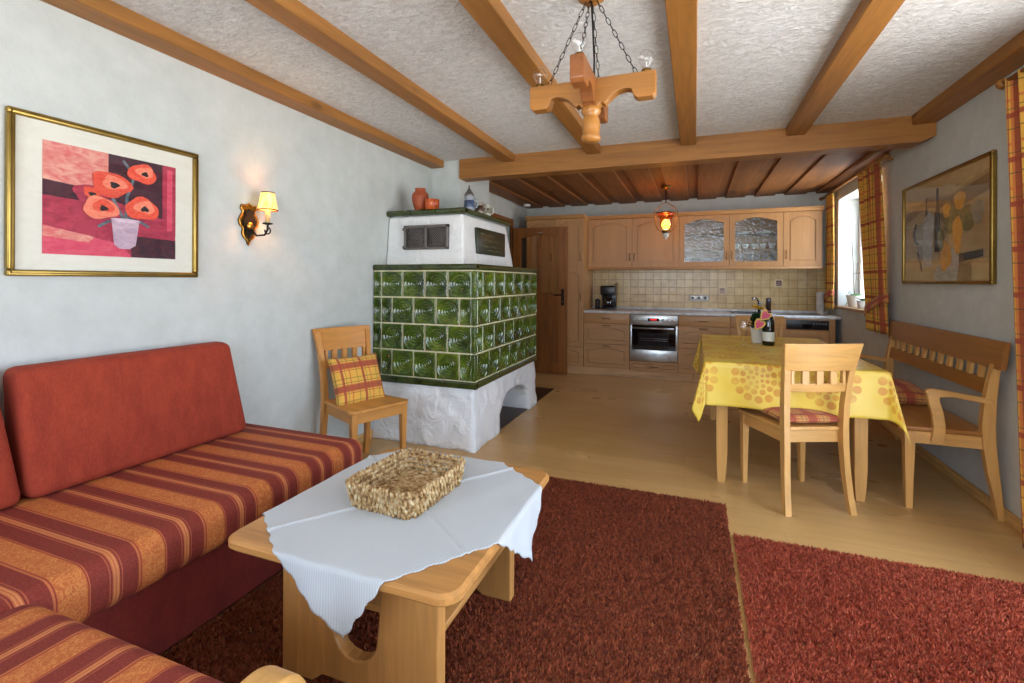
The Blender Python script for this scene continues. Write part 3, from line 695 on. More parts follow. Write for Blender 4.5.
# white scalloped cloth laid diagonally
CC = Vector((-.962, 1.476)); HS = .444    # half side
def cloth_fn(u, v):
    a, b = (u-.5)*2, (v-.5)*2; NS = 13
    sa, sb = a*HS, b*HS
    sc_ = .011
    if abs(a) > .93: sa += math.copysign(sc_*(abs(math.sin(v*PI*NS))-.3)*((abs(a)-.93)/.07), a)
    if abs(b) > .93: sb += math.copysign(sc_*(abs(math.sin(u*PI*NS))-.3)*((abs(b)-.93)/.07), b)
    rot = math.radians(54)
    x = CC.x+sa*math.cos(rot)-sb*math.sin(rot); y = CC.y+sa*math.sin(rot)+sb*math.cos(rot); z = TZ+.003
    z += .0012*math.sin(x*40+y*9)*math.sin(y*23)
    z += .006*math.exp(-((a)/.014)**2)+.006*math.exp(-((b)/.014)**2)
    rr = .012
    def fold(e):   # returns (out, drop)
        if e <= 0: return e, 0
        if e < rr*PI/2: return rr*math.sin(e/rr), rr*(1-math.cos(e/rr))
        return rr+(e-rr*PI/2)*.06, rr+(e-rr*PI/2)*.995
    for ax in (0, 1):
        lo, hi = ((tx0+.004, tx1-.004), (ty0+.004, ty1-.004))[ax]; c = x if ax == 0 else y
        if c > hi: o, d = fold(c-hi); c = hi+o; z -= d; c += .012*math.sin((y if ax == 0 else x)*38)*min(1, d*6)
        elif c < lo: o, d = fold(lo-c); c = lo-o; z -= d; c -= .012*math.sin((y if ax == 0 else x)*31)*min(1, d*6)
        if ax == 0: x = c
        else: y = c
    return (x, y, z)
q = MB(); q.sheet(cloth_fn, 150, 150, mat_white_cloth(), lambda u, v: (u, v)); tag(q.build('table_cloth', solid=.0016), 'white cloth with scalloped edges laid diagonally over the coffee table', 'tablecloth')
# basket
q = MB(); BM = mat_basket(); bx, by, bz = -.963, 1.487, TZ+.0055; ang = math.radians(-3)
RB = Matrix.Rotation(ang, 3, 'Z')
def brect(t_, hw, hd, r=.04):
    P = 2*(2*hw+2*hd-4*r)/2+2*PI*r; s = (t_ % 1)*P
    segs = [(2*hd-2*r, 'l', (hw, -hd+r), (0, 1)), (PI*r/2, 'c', (hw-r, hd-r), 0), (2*hw-2*r, 'l', (hw-r, hd), (-1, 0)), (PI*r/2, 'c', (-hw+r, hd-r), PI/2),
            (2*hd-2*r, 'l', (-hw, hd-r), (0, -1)), (PI*r/2, 'c', (-hw+r, -hd+r), PI), (2*hw-2*r, 'l', (-hw+r, -hd), (1, 0)), (PI*r/2, 'c', (hw-r, -hd+r), 3*PI/2)]
    P = sum(g_[0] for g_ in segs); s = (t_ % 1)*P
    for L, k, p_, d in segs:
        if s <= L:
            if k == 'l': nrm = (d[1], -d[0]); return (p_[0]+d[0]*s, p_[1]+d[1]*s), nrm
            a = d+s/r; return (p_[0]+r*math.cos(a), p_[1]+r*math.sin(a)), (math.cos(a), math.sin(a))
        s -= L
    return (hw, -hd+r), (1, 0)
rows = [(0.008, .130, .164), (.024, .134, .168), (.042, .137, .172), (.060, .140, .175), (.076, .142, .178)]
for j, (z, hw, hd) in enumerate(rows):
    q.tube([tuple(RB @ Vector((brect(k/80, hw-.004, hd-.004)[0][0], brect(k/80, hw-.004, hd-.004)[0][1], 0))+Vector((bx, by, bz+z))) for k in range(80)], .0065, BM, 6, True)
    N = 62
    for k in range(N):
        p_, nr = brect((k+.5*(j % 2)+random.uniform(-.2, .2))/N, hw, hd); 
        for sgn in (1, -1):
            c = RB @ Vector((p_[0]+nr[0]*.004*sgn-nr[0]*.001, p_[1]+nr[1]*.004*sgn-nr[1]*.001, 0))+Vector((bx, by, bz+z+random.uniform(-.002, .003)))
            R_ = Matrix.Rotation(math.atan2(nr[1], nr[0])+ang, 3, 'Z') @ Matrix.Rotation(random.uniform(-.5, .5)+.25, 3, 'X')
            q.ball(c, (.0052, .006+random.uniform(0, .002), .0135), BM, 6, 5, R_)
q.box((bx-.115, by-.15, bz), (bx+.115, by+.15, bz+.006), BM)
for k in range(22):
    yy = by-.150+k*.0143; q.tube([(bx-.115+i*.023, yy+.003*math.sin(i*2+k), bz+.008+.003*((i+k) % 2)) for i in range(11)], .0055, BM, 6)
tag(q.build('woven_basket'), 'rectangular woven seagrass basket standing empty on the white cloth', 'basket')

# ------------------------------------------------------------------ chairs
def bow(y, w, d): return 0
def make_chair(name, label, loc, rz, W3=None, group='wooden dining chairs', wf=birch):
    # local: seat faces +y (front at +y), back at -y
    r = thing(name, label, 'chair', loc, rz, group); o = lambda q, n, **k: q.build(n, r, local=True, **k)
    sw0, sw1, y0, y1, sh = .175, .205, -.19, .225, .455
    # seat
    q = MB(); sp = [(-sw0, y0), (sw0, y0), (sw1+.015, y1-.03), (sw1-.01, y1), (-sw1+.01, y1), (-sw1-.015, y1-.03)]
    q.prism(sp, 'z', sh-.022, sh, wf('y')); s_ = o(q, 'seat'); md = s_.modifiers.new('Bevel', 'BEVEL'); md.width = .006; md.segments = 2
    # aprons
    q = MB(); q.box((-.17, y1-.045, sh-.085), (.17, y1-.022, sh-.022), wf('x')); q.box((-.15, y0+.005, sh-.085), (.15, y0+.03, sh-.022), wf('x'))
    for s in (-1, 1):
        q.prism([(s*.168, y0+.02), (s*.148, y0+.02), (s*.175, y1-.04), (s*.195, y1-.04)], 'z', sh-.085, sh-.022, wf('y'))
    o(q, 'apron')
    for s in (-1, 1):
        q = MB(); c = (s*.183, y1-.037)
        vs = []
        for z, h in ((0, .013), (.37, .019), (sh-.022, .02)):
            for dx, dy in ((-1, -1), (1, -1), (1, 1), (-1, 1)): vs.append((c[0]+dx*h, c[1]+dy*h, z))
        q.add(vs, [[3, 2, 1, 0], [8, 9, 10, 11]]+[[k*4+i, k*4+(i+1) % 4, k*4+4+(i+1) % 4, k*4+4+i] for k in (0, 1) for i in range(4)], wf('z')); o(q, 'leg')
        # rear leg running up into the back post, sabre curve
        q = MB(); vs = []; prof = [(0, -.250, .180, .014), (.10, -.230, .174, .016), (.22, -.214, .168, .018), (.36, -.204, .164, .021), (.46, -.20, .164, .022), (.58, -.205, .167, .02), (.70, -.219, .173, .018), (.80, -.237, .181, .016), (.90, -.260, .190, .013)]
        for z, y, x, h in prof:
            for dx, dy in ((-1, -1), (1, -1), (1, 1), (-1, 1)): vs.append((s*x+dx*.0165, y+dy*h, z))
        k_ = len(prof); q.add(vs, [[3, 2, 1, 0], [(k_-1)*4+i for i in range(4)]]+[[k*4+i, k*4+(i+1) % 4, k*4+4+(i+1) % 4, k*4+4+i] for k in range(k_-1) for i in range(4)], wf('z')); o(q, 'rear_leg')
    # back rails: bowed boards
    def rail(nm, zb, zt, hw_b, hw_t, yb, yt, th, bowd=.018):
        q = MB(); N = 14; vs = []
        for i in range(N+1):
            t_ = i/N*2-1; b = -bowd*(1-t_*t_)
            for z, hw, y in ((zb, hw_b, yb), (zt, hw_t, yt)):
                vs += [(t_*hw, y+b-th/2, z), (t_*hw, y+b+th/2, z)]
        F = [[0, 1, 3, 2], [4*N, 4*N+2, 4*N+3, 4*N+1]]
        for i in range(N):
            a, b = i*4, i*4+4; F += [[a, b, b+1, a+1], [a+2, a+3, b+3, b+2], [a, a+2, b+2, b], [a+1, b+1, b+3, a+3]]
        q.add(vs, F, wf('x')); p_ = o(q, nm); md = p_.modifiers.new('Bevel', 'BEVEL'); md.width = .004; md.segments = 2; md.limit_method = 'ANGLE'; return p_
    rail('top_rail', .775, .925, .197, .216, -.236, -.272, .022)
    rail('back_rail', .655, .705, .157, .160, -.214, -.223, .02, .012)
    for k in range(-1, 2) if True else []:
        q = MB(); x = k*.077; b1 = -.013*(1-(x/.157)**2); q.prism([(x-.018, .70), (x+.018, .70), (x+.018, .78), (x-.018, .78)], 'y', -.236+b1, -.218+b1, wf('z')); o(q, 'back_slat')
    for s in (-1, 1):
        q = MB(); q.prism([(s*.150, .70), (s*.134, .70), (s*.134, .78), (s*.150, .78)], 'y', -.236, -.216, wf('z')); o(q, 'back_slat')
    return r
ch = make_chair('dining_chair', 'light wooden dining chair at the near side of the yellow-clothed table, back to the viewer', (.535, 3.235, 0), math.radians(23))
make_chair('dining_chair', 'dining chair on the kitchen side of the table, mostly hidden behind the bottle', (.585, 4.95, 0), PI-math.radians(0))
make_chair('dining_chair', 'wooden chair with a yellow tartan cushion between sofa and tiled stove', (-2.06, 2.632, 0), math.radians(-90-20), wf=stovechairw)
PLY = mat_plaid('yellow_tartan', .15); PLR = mat_plaid('red_tartan', .12, (206, 140, 70), (164, 44, 40), (96, 60, 60), .40); PLC = mat_plaid('curtain_tartan', .22, (220, 164, 58), (146, 36, 28), (96, 92, 36), .26)
def cushion(name, label, M, w, d, th, m, group=None, frill=0):
    q = MB()
    def f(sgn):
        def g(u, v):
            a, b = u*2-1, v*2-1; e = max(0, (1-abs(a)**2.6)*(1-abs(b)**2.6))**.42
            pin = 1-.07*(1-abs(b)**2)*abs(a)**3; pin2 = 1-.07*(1-abs(a)**2)*abs(b)**3
            return M @ Vector((a*w/2*pin, b*d/2*pin2, sgn*th/2*e+.002*math.sin(a*9+b*7)*e))
        return g
    q.sheet(f(1), 26, 26, m, lambda u, v: (u*w, v*d)); q.sheet(f(-1), 26, 26, m, lambda u, v: (u*w, v*d), True)
    return tag(q.build(name, weld=.0005), label, 'cushion', group)
cushion('seat_cushion_pad', 'red striped flat cushion on the near dining chair', Matrix.Translation((.545, 3.225, .49)) @ Matrix.Rotation(math.radians(23), 4, 'Z'), .37, .37, .062, PLR)
cushion('cushion', 'red and yellow checked cushion on the far end of the bench', Matrix.Translation((1.27, 4.0, .515)) @ Matrix.Rotation(.1, 4, 'Z') @ Matrix.Rotation(.12, 4, 'X'), .34, .42, .11, PLR)
RC = Matrix.Rotation(math.radians(-20), 4, 'Z')
cushion('throw_cushion', 'yellow and red tartan cushion leaning on the back of the chair by the stove', Matrix.Translation((-2.06, 2.632, 0)) @ RC @ Matrix.Translation((-.06, -.005, .583)) @ Matrix.Rotation(math.radians(68), 4, 'Y') @ Matrix.Rotation(0, 4, 'Z'), .34, .37, .11, PLY)

# ------------------------------------------------------------------ dining table
dt = thing('dining_table', 'rectangular wooden dining table under a yellow tablecloth', 'table', (.53, 4.03, 0))
X0, X1, Y0, Y1, TT = .065, 1.0, 3.215, 4.86, .755
mbox('tabletop', (X0, Y0, TT-.028), (X1, Y1, TT), birch('y'), dt, .004)
q = MB(); 
for a, b in (((X0+.09, Y0+.08, TT-.12), (X1-.09, Y0+.1, TT-.028)), ((X0+.09, Y1-.1, TT-.12), (X1-.09, Y1-.08, TT-.028)), ((X0+.07, Y0+.1, TT-.12), (X0+.09, Y1-.1, TT-.028)), ((X1-.09, Y0+.1, TT-.12), (X1-.07, Y1-.1, TT-.028))): q.box(a, b, birch('x'))
q.build('apron', dt)
for x in (X0+.095, X1-.13+.02):
    for y in (Y0+.09, Y1-.10):
        q = MB(); vs = []; s = 1 if x < .5 else -1
        for z, a, b in ((0, .008 if s > 0 else -.02, .02 if s > 0 else -.008), (.0, 0, 0), ):
            pass
        for z, lo, hi in ((0, -.022, .018), (.06, -.027, .026), (.18, -.03, .032), (.4, -.031, .033), (TT-.028, -.032, .034)):
            l_, h_ = (lo, hi) if s > 0 else (lo, hi-.0)
            for dx, dy in ((l_, -.03), (h_, -.03), (h_, .03), (l_, .03)): vs.append((x+dx, y+dy, z))
        q.add(vs, [[3, 2, 1, 0], [16, 17, 18, 19]]+[[k*4+i, k*4+(i+1) % 4, k*4+4+(i+1) % 4, k*4+4+i] for k in range(4) for i in range(4)], birch('z')); q.build('leg', dt)
def dcloth(u, v):
    OV = .265; x = X0-OV+(X1-X0+2*OV)*u; y = Y0-OV+(Y1-Y0+2*OV)*v; z = TT+.003
    ex_ = max(0, x-X1, X0-x); ey_ = max(0, y-Y1, Y0-y); sx_ = 1 if x > X1 else -1; sy_ = 1 if y > Y1 else -1
    rr = .010
    bx_ = min(max(x, X0), X1); by_ = min(max(y, Y0), Y1)
    r = math.hypot(ex_, ey_)
    if r == 0: return (x, y, z+.0008*math.sin(x*14)*math.sin(y*11))
    drop = r if r > .02 else r*r/.04+.0
    out = min(r, rr)+.05*r
    if ex_ > 0 and ey_ > 0:
        ph = math.atan2(ey_, ex_); m_ = math.sin(2*ph)
        ox = out*math.cos(ph)+.15*r*m_; oy = out*math.sin(ph)+.15*r*m_
        if sx_ < 0:
            fl = math.exp(-((ph-.42)/.30)**2)*math.sin(min(PI, 2.6*ph)); ox = out*math.cos(ph)+.20*r*fl+.02*m_*r; oy = out*math.sin(ph)+.04*r*m_
        return (bx_+sx_*ox, by_+sy_*oy, z-drop*1.0)
    k = .35*r*.1*math.sin((by_*13 if ex_ > 0 else bx_*17)+1)
    if ex_ > 0: return (bx_+sx_*(out+k), by_, z-drop*.995)
    return (bx_, by_+sy_*(out+k), z-drop*.995)
q = MB(); q.sheet(dcloth, 110, 150, mat_yellowcloth(), lambda u, v: (u*1.465, v*2.175)); tag(q.build('table_cloth', solid=.0016), 'yellow tablecloth with orange dotted circles over the dining table', 'tablecloth')

# table-top things
TC = TT+.005
b = thing('wine_bottle', 'dark green sparkling wine bottle with a pink ribbon on the dining table', 'bottle', (.535, 4.20, TC))
GBOT = plain('bottle_glass', rgb(16, 24, 14), .06, Coat_Weight=.5)
q = MB(); q.lathe([(.040, 0), (.043, .006), (.043, .18), (.036, .215), (.020, .255), (.016, .28), (.0155, .345), (.018, .35), (.018, .362), (0, .365)], GBOT, (.535, 4.2, TC), 28); q.build('glass_body', b)
q = MB(); q.lathe([(.0435, .035), (.0438, .036), (.0438, .105), (.0435, .106)], plain('paper_label', rgb(214, 218, 206), .6), (.535, 4.2, TC), 28); q.build('paper_label', b)
q = MB(); q.lathe([(.0175, .27), (.0178, .345), (.0195, .35), (.0195, .366), (0, .37)], plain('silver_foil', rgb(96, 96, 110), .3, .9), (.535, 4.2, TC), 24); q.build('foil_cap', b)
q = MB(); RIB = plain('pink_ribbon', rgb(196, 60, 96), .5, var=.2); RY = plain('ribbon_edge', rgb(206, 170, 70), .5)
for k, (ox, oz, rot) in enumerate(((-.028, .235, .7), (-.07, .165, .55))):
    R_ = Matrix.Rotation(rot, 3, 'Y'); c = Vector((.535+ox, 4.15, TC+oz))
    for mm, s, dy in ((RY, 1.25, 0), (RIB, .9, -.003)):
        hp = [(0, -.045), (.028, -.005), (.03, .022), (.016, .034), (0, .022), (-.016, .034), (-.03, .022), (-.028, -.005)]
        vs = []
        for d in (dy, dy-.003):
            for a_, b_ in hp: vs.append(R_ @ Vector((a_*s, d, b_*s))+c)
        q.add(vs, [list(range(8)), list(range(8, 16))[::-1]]+[[i, (i+1) % 8, 8+(i+1) % 8, 8+i] for i in range(8)], mm)
q.tube([(.535+.021*math.cos(a), 4.2+.021*math.sin(a), TC+.27) for a in [k*PI/8 for k in range(16)]], .003, RIB, 6, True)
q.tube([(.53, 4.18, TC+.27), (.515, 4.155, TC+.26), (.505, 4.15, TC+.24)], .002, RIB); q.build('ribbon_tag', b)
FX = .475
fp = thing('flower_pot', 'white pot with yellow flowers and dark leaves left of the bottle on the table', 'plant', (FX, 4.34, TC))
q = MB(); q.lathe([(.040, 0), (.044, .004), (.052, .11), (.055, .13), (.050, .13), (.046, .11), (0, .11)], CERW, (FX, 4.34, TC), 24); q.build('pot', fp)
def leaf(q, base, d, L, w, m, droop=.3, fold=.25):
    d = Vector(d).normalized(); side = d.cross(Vector((0, 0, 1)));
    if side.length < .1: side = Vector((1, 0, 0))
    side.normalize(); up = side.cross(d); vs = []; N = 6
    for i in range(N+1):
        t_ = i/N; c = Vector(base)+d*L*t_-Vector((0, 0, 1))*droop*L*t_*t_; ww = w*math.sin(PI*min(1, t_*.93+.05))**.8
        vs += [c-side*ww+up*ww*fold, c, c+side*ww+up*ww*fold]
    F = []
    for i in range(N): a = i*3; F += [[a, a+1, a+4, a+3], [a+1, a+2, a+5, a+4]]
    q.add(vs, F, m, True)
LEAF = plain('dark_leaf', rgb(36, 68, 30), .4, var=.25); LEAF2 = plain('fresh_leaf', rgb(70, 128, 52), .4, var=.2)
q = MB()
for k in range(70):
    a = random.uniform(0, 2*PI); el = random.uniform(.1, 2.2); q_b = (FX+random.uniform(-.03, .03), 4.33+random.uniform(-.03, .03), TC+.12+random.uniform(0, .07))
    leaf(q, q_b, (math.cos(a), math.sin(a), el), random.uniform(.07, .115), random.uniform(.016, .028), LEAF, .25)
q.build('foliage', fp)
YEL = plain('yellow_petal', rgb(232, 186, 20), .5)
for fx, fz in ((-.025, .285), (.065, .29), (.01, .27)):
    q = MB(); c = Vector((FX+fx, 4.26, TC+fz)); q.tube([(FX+fx*.4, 4.33, TC+.1), (FX+fx, 4.265, TC+fz)], .0025, LEAF)
    for k in range(22):
        a = k*2.4; leaf(q, c, (math.cos(a), math.sin(a)*.8-.3, .5-.02*k+.3), .038, .012, YEL, .1)
    q.build('flower', fp)
q = MB(); gc = (.36, 4.16, TC)
q.lathe([(.032, 0), (.033, .002), (.006, .006), (.0035, .012), (.0035, .085), (.012, .095), (.030, .115), (.036, .145), (.033, .175), (.030, .195), (.0285, .195), (.031, .175), (.034, .145), (.028, .117), (0, .099)], glass_mat('drink_glass', refl=.16), gc, 24)
tag(q.build('wine_glass'), 'clear stemmed glass left of the flower pot on the dining table', 'glass')

# ------------------------------------------------------------------ corner bench along the right wall
bn = thing('wooden_bench', 'wooden bench with slatted back and curved armrest along the right wall', 'bench', (1.3, 3.98, 0))
by0, by1 = 3.26, 4.72
q = MB(); q.box((1.065, by0+.015, .43), (1.472, by1-.015, .457), benchw('y'), .006); q.build('seat', bn)
q = MB(); q.box((1.095, by0+.03, .365), (1.118, by1-.03, .43), birch('y')); q.box((1.12, by0+.02, .365), (1.46, by0+.042, .43), birch('x')); q.box((1.12, by1-.042, .365), (1.46, by1-.02, .43), birch('x')); q.build('seat_rail', bn)
for y in (by0+.03, by1-.03):
    q = MB(); vs = []
    for z, h in ((0, .015), (.35, .023), (.43, .024)):
        for dx, dy in ((-1, -1), (1, -1), (1, 1), (-1, 1)): vs.append((1.115+dx*h, y+dy*h, z))
    q.add(vs, [[3, 2, 1, 0], [8, 9, 10, 11]]+[[k*4+i, k*4+(i+1) % 4, k*4+4+(i+1) % 4, k*4+4+i] for k in (0, 1) for i in range(4)], birch('z')); q.build('leg', bn)
    q = MB(); vs = []; prof = [(0, 1.508, .013), (.12, 1.495, .018), (.25, 1.475, .024), (.40, 1.458, .028), (.50, 1.455, .028), (.62, 1.462, .025), (.75, 1.478, .02), (.82, 1.49, .015), (.87, 1.499, .010)]
    for z, x, h in prof:
        for dx, dy in ((-1, -1), (1, -1), (1, 1), (-1, 1)): vs.append((x+dx*h, y+dy*.02, z))
    k_ = len(prof); q.add(vs, [[3, 2, 1, 0], [(k_-1)*4+i for i in range(4)]]+[[k*4+i, k*4+(i+1) % 4, k*4+4+(i+1) % 4, k*4+4+i] for k in range(k_-1) for i in range(4)], birch('z')); q.build('rear_leg', bn)
def slopebox(q, y0_, y1_, z0_, z1_, th, m):
    f = lambda z: 1.452+(z-.55)*.13
    q.prism([(f(z0_)-th/2, z0_), (f(z0_)+th/2, z0_), (f(z1_)+th/2, z1_), (f(z1_)-th/2, z1_)], 'y', y0_, y1_, m)
q = MB(); slopebox(q, by0-.05, by1+.03, .80, .945, .024, benchw('y')); q.build('top_rail', bn)
q = MB(); slopebox(q, by0+.05, by1-.05, .655, .735, .022, benchw('y')); q.build('back_rail', bn)
for k in range(11):
    yy = by0+.14+k*(by1-by0-.28)/10; q = MB(); slopebox(q, yy-.022, yy+.022, .73, .805, .016, birch('z')); q.build('back_slat', bn)
for y, s in ((by0+.03, 1), (by1-.03, -1)):
    q = MB(); pts = [(1.475, .635), (1.40, .648), (1.30, .662), (1.215, .672), (1.19, .668), (1.185, .652), (1.195, .60), (1.212, .53), (1.218, .46), (1.208, .385), (1.225, .372), (1.255, .372), (1.268, .39), (1.272, .47), (1.262, .55), (1.245, .61), (1.245, .628), (1.30, .634), (1.40, .618), (1.475, .605)]
    q.prism(pts, 'y', y-.03 if s > 0 else y-.004, y+.004 if s > 0 else y+.03, birch('x')); o = q.build('armrest', bn); md = o.modifiers.new('Bevel', 'BEVEL'); md.width = .005; md.segments = 2; md.limit_method = 'ANGLE'

# ------------------------------------------------------------------ kitchen
YF = 6.35; YW = YK-.002
def arch_out(x0, x1, z0, z1, rise, n=10):
    P = [(x0, z0), (x1, z0), (x1, z1-rise)]
    for k in range(1, n):
        t_ = k/n; x = x1+(x0-x1)*t_; s = math.sin(PI*t_); P.append((x, z1-rise+rise*(s**1.3)))
    P.append((x0, z1-rise)); return P
def rect_out(x0, x1, z0, z1, n=10):
    return [(x0, z0), (x1, z0), (x1, z1)]+[(x1+(x0-x1)*k/n, z1) for k in range(1, n)]+[(x0, z1)]
def front(nm, parent, x0, x1, z0, z1, y, frame=.06, rise=.0, glass=None, hz=None, hv=None, slab=False):
    """cabinet front facing -y at plane y: frame, recessed raised panel"""
    g = .0025; x0 += g; x1 -= g; z0 += g; z1 -= g; q = MB(); ax = 'x' if (x1-x0) > (z1-z0)*1.3 else 'z'
    if slab: q.box((x0, y-.02, z0), (x1, y, z1), cabw(ax), .003)
    else:
        inner = arch_out(x0+frame, x1-frame, z0+frame, z1-frame*.75, rise) ; outer = rect_out(x0, x1, z0, z1)
        q.ring(outer, inner, 'y', y-.02, y, cabw(ax))
        if not glass:
            q.prism(inner, 'y', y-.004, y-.001, cabw(ax))
            e = .012; pin = arch_out(x0+frame+e, x1-frame-e, z0+frame+e, z1-frame*.75-e, rise)
            q.prism(pin, 'y', y-.018, y-.002, cabw(ax))
    d = q.build(nm, parent)
    if glass:
        q = MB(); q.prism(inner, 'y', y-.012, y-.008, glass); q.build('door_glass', d)
    if hz is not None or hv is not None:
        q = MB(); L = .045
        if hz is not None: cx_ = (x0+x1)/2; pts = [(cx_-L, y-.02, hz), (cx_-L*.8, y-.038, hz), (cx_-.012, y-.044, hz), (cx_+.012, y-.044, hz), (cx_+L*.8, y-.038, hz), (cx_+L, y-.02, hz)]
        else: hx, hzz = hv; pts = [(hx, y-.02, hzz-L), (hx, y-.038, hzz-L*.8), (hx, y-.044, hzz-.012), (hx, y-.044, hzz+.012), (hx, y-.038, hzz+L*.8), (hx, y-.02, hzz+L)]
        q.tube(pts, [.004, .0045, .006, .006, .0045, .004], BRONZE, 8)
        for pt_ in (pts[0], pts[-1]): q.ball((pt_[0], y-.021, pt_[2]), (.008, .003, .008) if hz is not None else (.008, .003, .008), BRONZE, 8, 6)
        q.build('handle', d)
    return d
def carcass(parent, x0, x1, y0, y1, z0, z1, hollow=False, nm='cabinet_body'):
    q = MB(); m = cabw('z')
    if not hollow: q.box((x0+.001, y0, z0), (x1-.001, y1, z1), m)
    else:
        t_ = .018
        q.box((x0+.001, y0, z0), (x0+t_, y1, z1), m); q.box((x1-t_, y0, z0), (x1-.001, y1, z1), m); q.box((x0+t_, y0, z0), (x1-t_, y1, z0+t_), m); q.box((x0+t_, y0, z1-t_), (x1-t_, y1, z1), m); q.box((x0+t_, y1-.01, z0+t_), (x1-t_, y1, z1-t_), m)
    return q.build(nm, parent)
# base units: (x0,x1,label,[ (z0,z1,slab) ])
CB = .835
GR = 'beech base cabinets under the worktop'
def base(x0, x1, label, drs, hx=None):
    r = thing('base_cabinet', label, 'cabinet', ((x0+x1)/2, 6.65, 0), 0, GR); carcass(r, x0, x1, YF, YW, .11, CB)
    for z0, z1, kind in drs:
        if kind == 's': front('drawer', r, x0, x1, z0, z1, YF, slab=True, hz=(z0+z1)/2)
        elif kind == 'd': front('drawer', r, x0, x1, z0, z1, YF, .055, .04, hz=z1-.025)
        elif kind == 'door': front('door', r, x0, x1, z0, z1, YF, .055, .05, hv=(x1-.035, z1-.1))
    return r
base(-1.387, -.787, 'base cabinet with three drawers left of the oven', [(.70, CB, 's'), (.43, .70, 'd'), (.115, .43, 'd')])
base(-.194, .40, 'base cabinet with three drawers right of the oven, partly behind the tablecloth', [(.70, CB, 's'), (.43, .70, 'd'), (.115, .43, 'd')])
base(.40, .82, 'narrow base cabinet behind the dining table, between drawers and dishwasher side', [(.70, CB, 's'), (.115, .70, 'door')])
# plinth & worktop
q = MB(); q.box((-2.2, YF+.05, 0), (-.02, YF+.07, .11), wood('kick_wood', rgb(214, 172, 124), 'x'), .002, 1); q.box((-.015, YF+.05, 0), (1.418, YF+.07, .11), wood('kick_wood', rgb(214, 172, 124), 'x'), .002, 1)
tag(q.build('kickboard'), 'pale wooden kickboard along the foot of the kitchen units', 'kickboard')
q = MB(); q.box((-1.387, YF-.03, CB), (1.535, YW, CB+.033), WORKTOP, .006, 2); wt = tag(q.build('worktop'), 'grey worktop running over the kitchen base units', 'worktop')
WTZ = CB+.033
# oven
ov = thing('built_in_oven', 'stainless steel built-in oven with black glass door', 'oven', (-.49, 6.6, 0))
carcass(ov, -.785, -.196, YF, YW, .11, CB, nm='housing')
front('drawer', ov, -.785, -.196, .115, .235, YF, .03, 0, hz=.17)
q = MB(); q.box((-.782, YF-.022, .705), (-.198, YF, .828), STEEL, .003)
cp = q.build('control_panel', ov)
q = MB(); q.box((-.56, YF-.0235, .752), (-.42, YF-.0215, .788), BLACKGL); q.box((-.53, YF-.0245, .762), (-.45, YF-.0232, .78), emit('oven_display', rgb(200, 30, 20), 1.0)); q.build('display', cp)
for kx in (-.74, -.67, -.60, -.38, -.31, -.25):
    q = MB(); q.lathe([(.016, 0), (.015, .018), (0, .019)], plain('knob_metal', rgb(196, 196, 192), .3, .8), (kx, YF-.022, .765), 16, Matrix.Rotation(PI/2, 3, 'X')); q.build('knob', cp)
q = MB(); fr_o = [(-.782, .242), (-.198, .242), (-.198, .698), (-.782, .698)]; fr_i = [(-.755, .385), (-.225, .385), (-.225, .66), (-.755, .66)]
q.box((-.782, YF-.03, .24), (-.198, YF-.001, .385), STEEL, .003); q.box((-.782, YF-.03, .385), (-.755, YF-.001, .70), STEEL, .003); q.box((-.225, YF-.03, .385), (-.198, YF-.001, .70), STEEL, .003)
q.box((-.755, YF-.03, .385), (-.225, YF-.012, .70), BLACKGL); q.box((-.68, YF-.031, .43), (-.30, YF-.0295, .60), plain('oven_window', rgb(34, 34, 38), .08))
for z in (.505, .53): q.tube([(-.66, YF-.032, z), (-.32, YF-.032, z)], .002, STEEL, 6)
od = q.build('oven_door', ov)
q = MB(); q.tube([(-.74, YF-.065, .662), (-.24, YF-.065, .662)], .011, STEEL, 12)
for x in (-.72, -.26): q.tube([(x, YF-.065, .662), (x, YF-.03, .662)], .007, STEEL)
q.build('door_handle', od)
# dishwasher with beech front
dw = thing('dishwasher', 'built-in dishwasher with black control strip and beech front at the right end', 'dishwasher', (1.12, 6.6, 0))
carcass(dw, .822, 1.42, YF, YW, .11, CB, nm='housing')
q = MB(); q.box((.825, YF-.025, .705), (1.417, YF, .828), cabw('x'), .003); q.box((.99, YF-.028, .712), (1.412, YF-.024, .822), BLACK, .002)
for k in range(5): q.box((1.26+k*.028, YF-.030, .775), (1.275+k*.028, YF-.0275, .785), plain('button_grey', rgb(110, 110, 112)))
q.box((1.15, YF-.030, .73), (1.24, YF-.0275, .77), BLACKGL); q.build('control_strip', dw); front('door', dw, .822, 1.42, .115, .70, YF, .055, .05)
mbox('side_panel', (1.42, YF-.02, .0), (1.475, YW, CB), cabw('z'), dw)
# backsplash
q = MB(); q.box((-1.385, YK-.012, WTZ), (XR-.001, YK-.0005, 1.44), mat_backsplash()); bsp = tag(q.build('tiled_backsplash'), 'beige glazed square tile backsplash behind the worktop', 'tiles'); bsp['_o'] = list(bsp.location); bsp['_r'] = 0.0
q = MB(); q.box((-1.387, YK-.035, WTZ), (1.535, YK-.012, WTZ+.028), WORKTOP, .004); tag(q.build('worktop_upstand'), 'low grey upstand at the back of the worktop', 'trim')
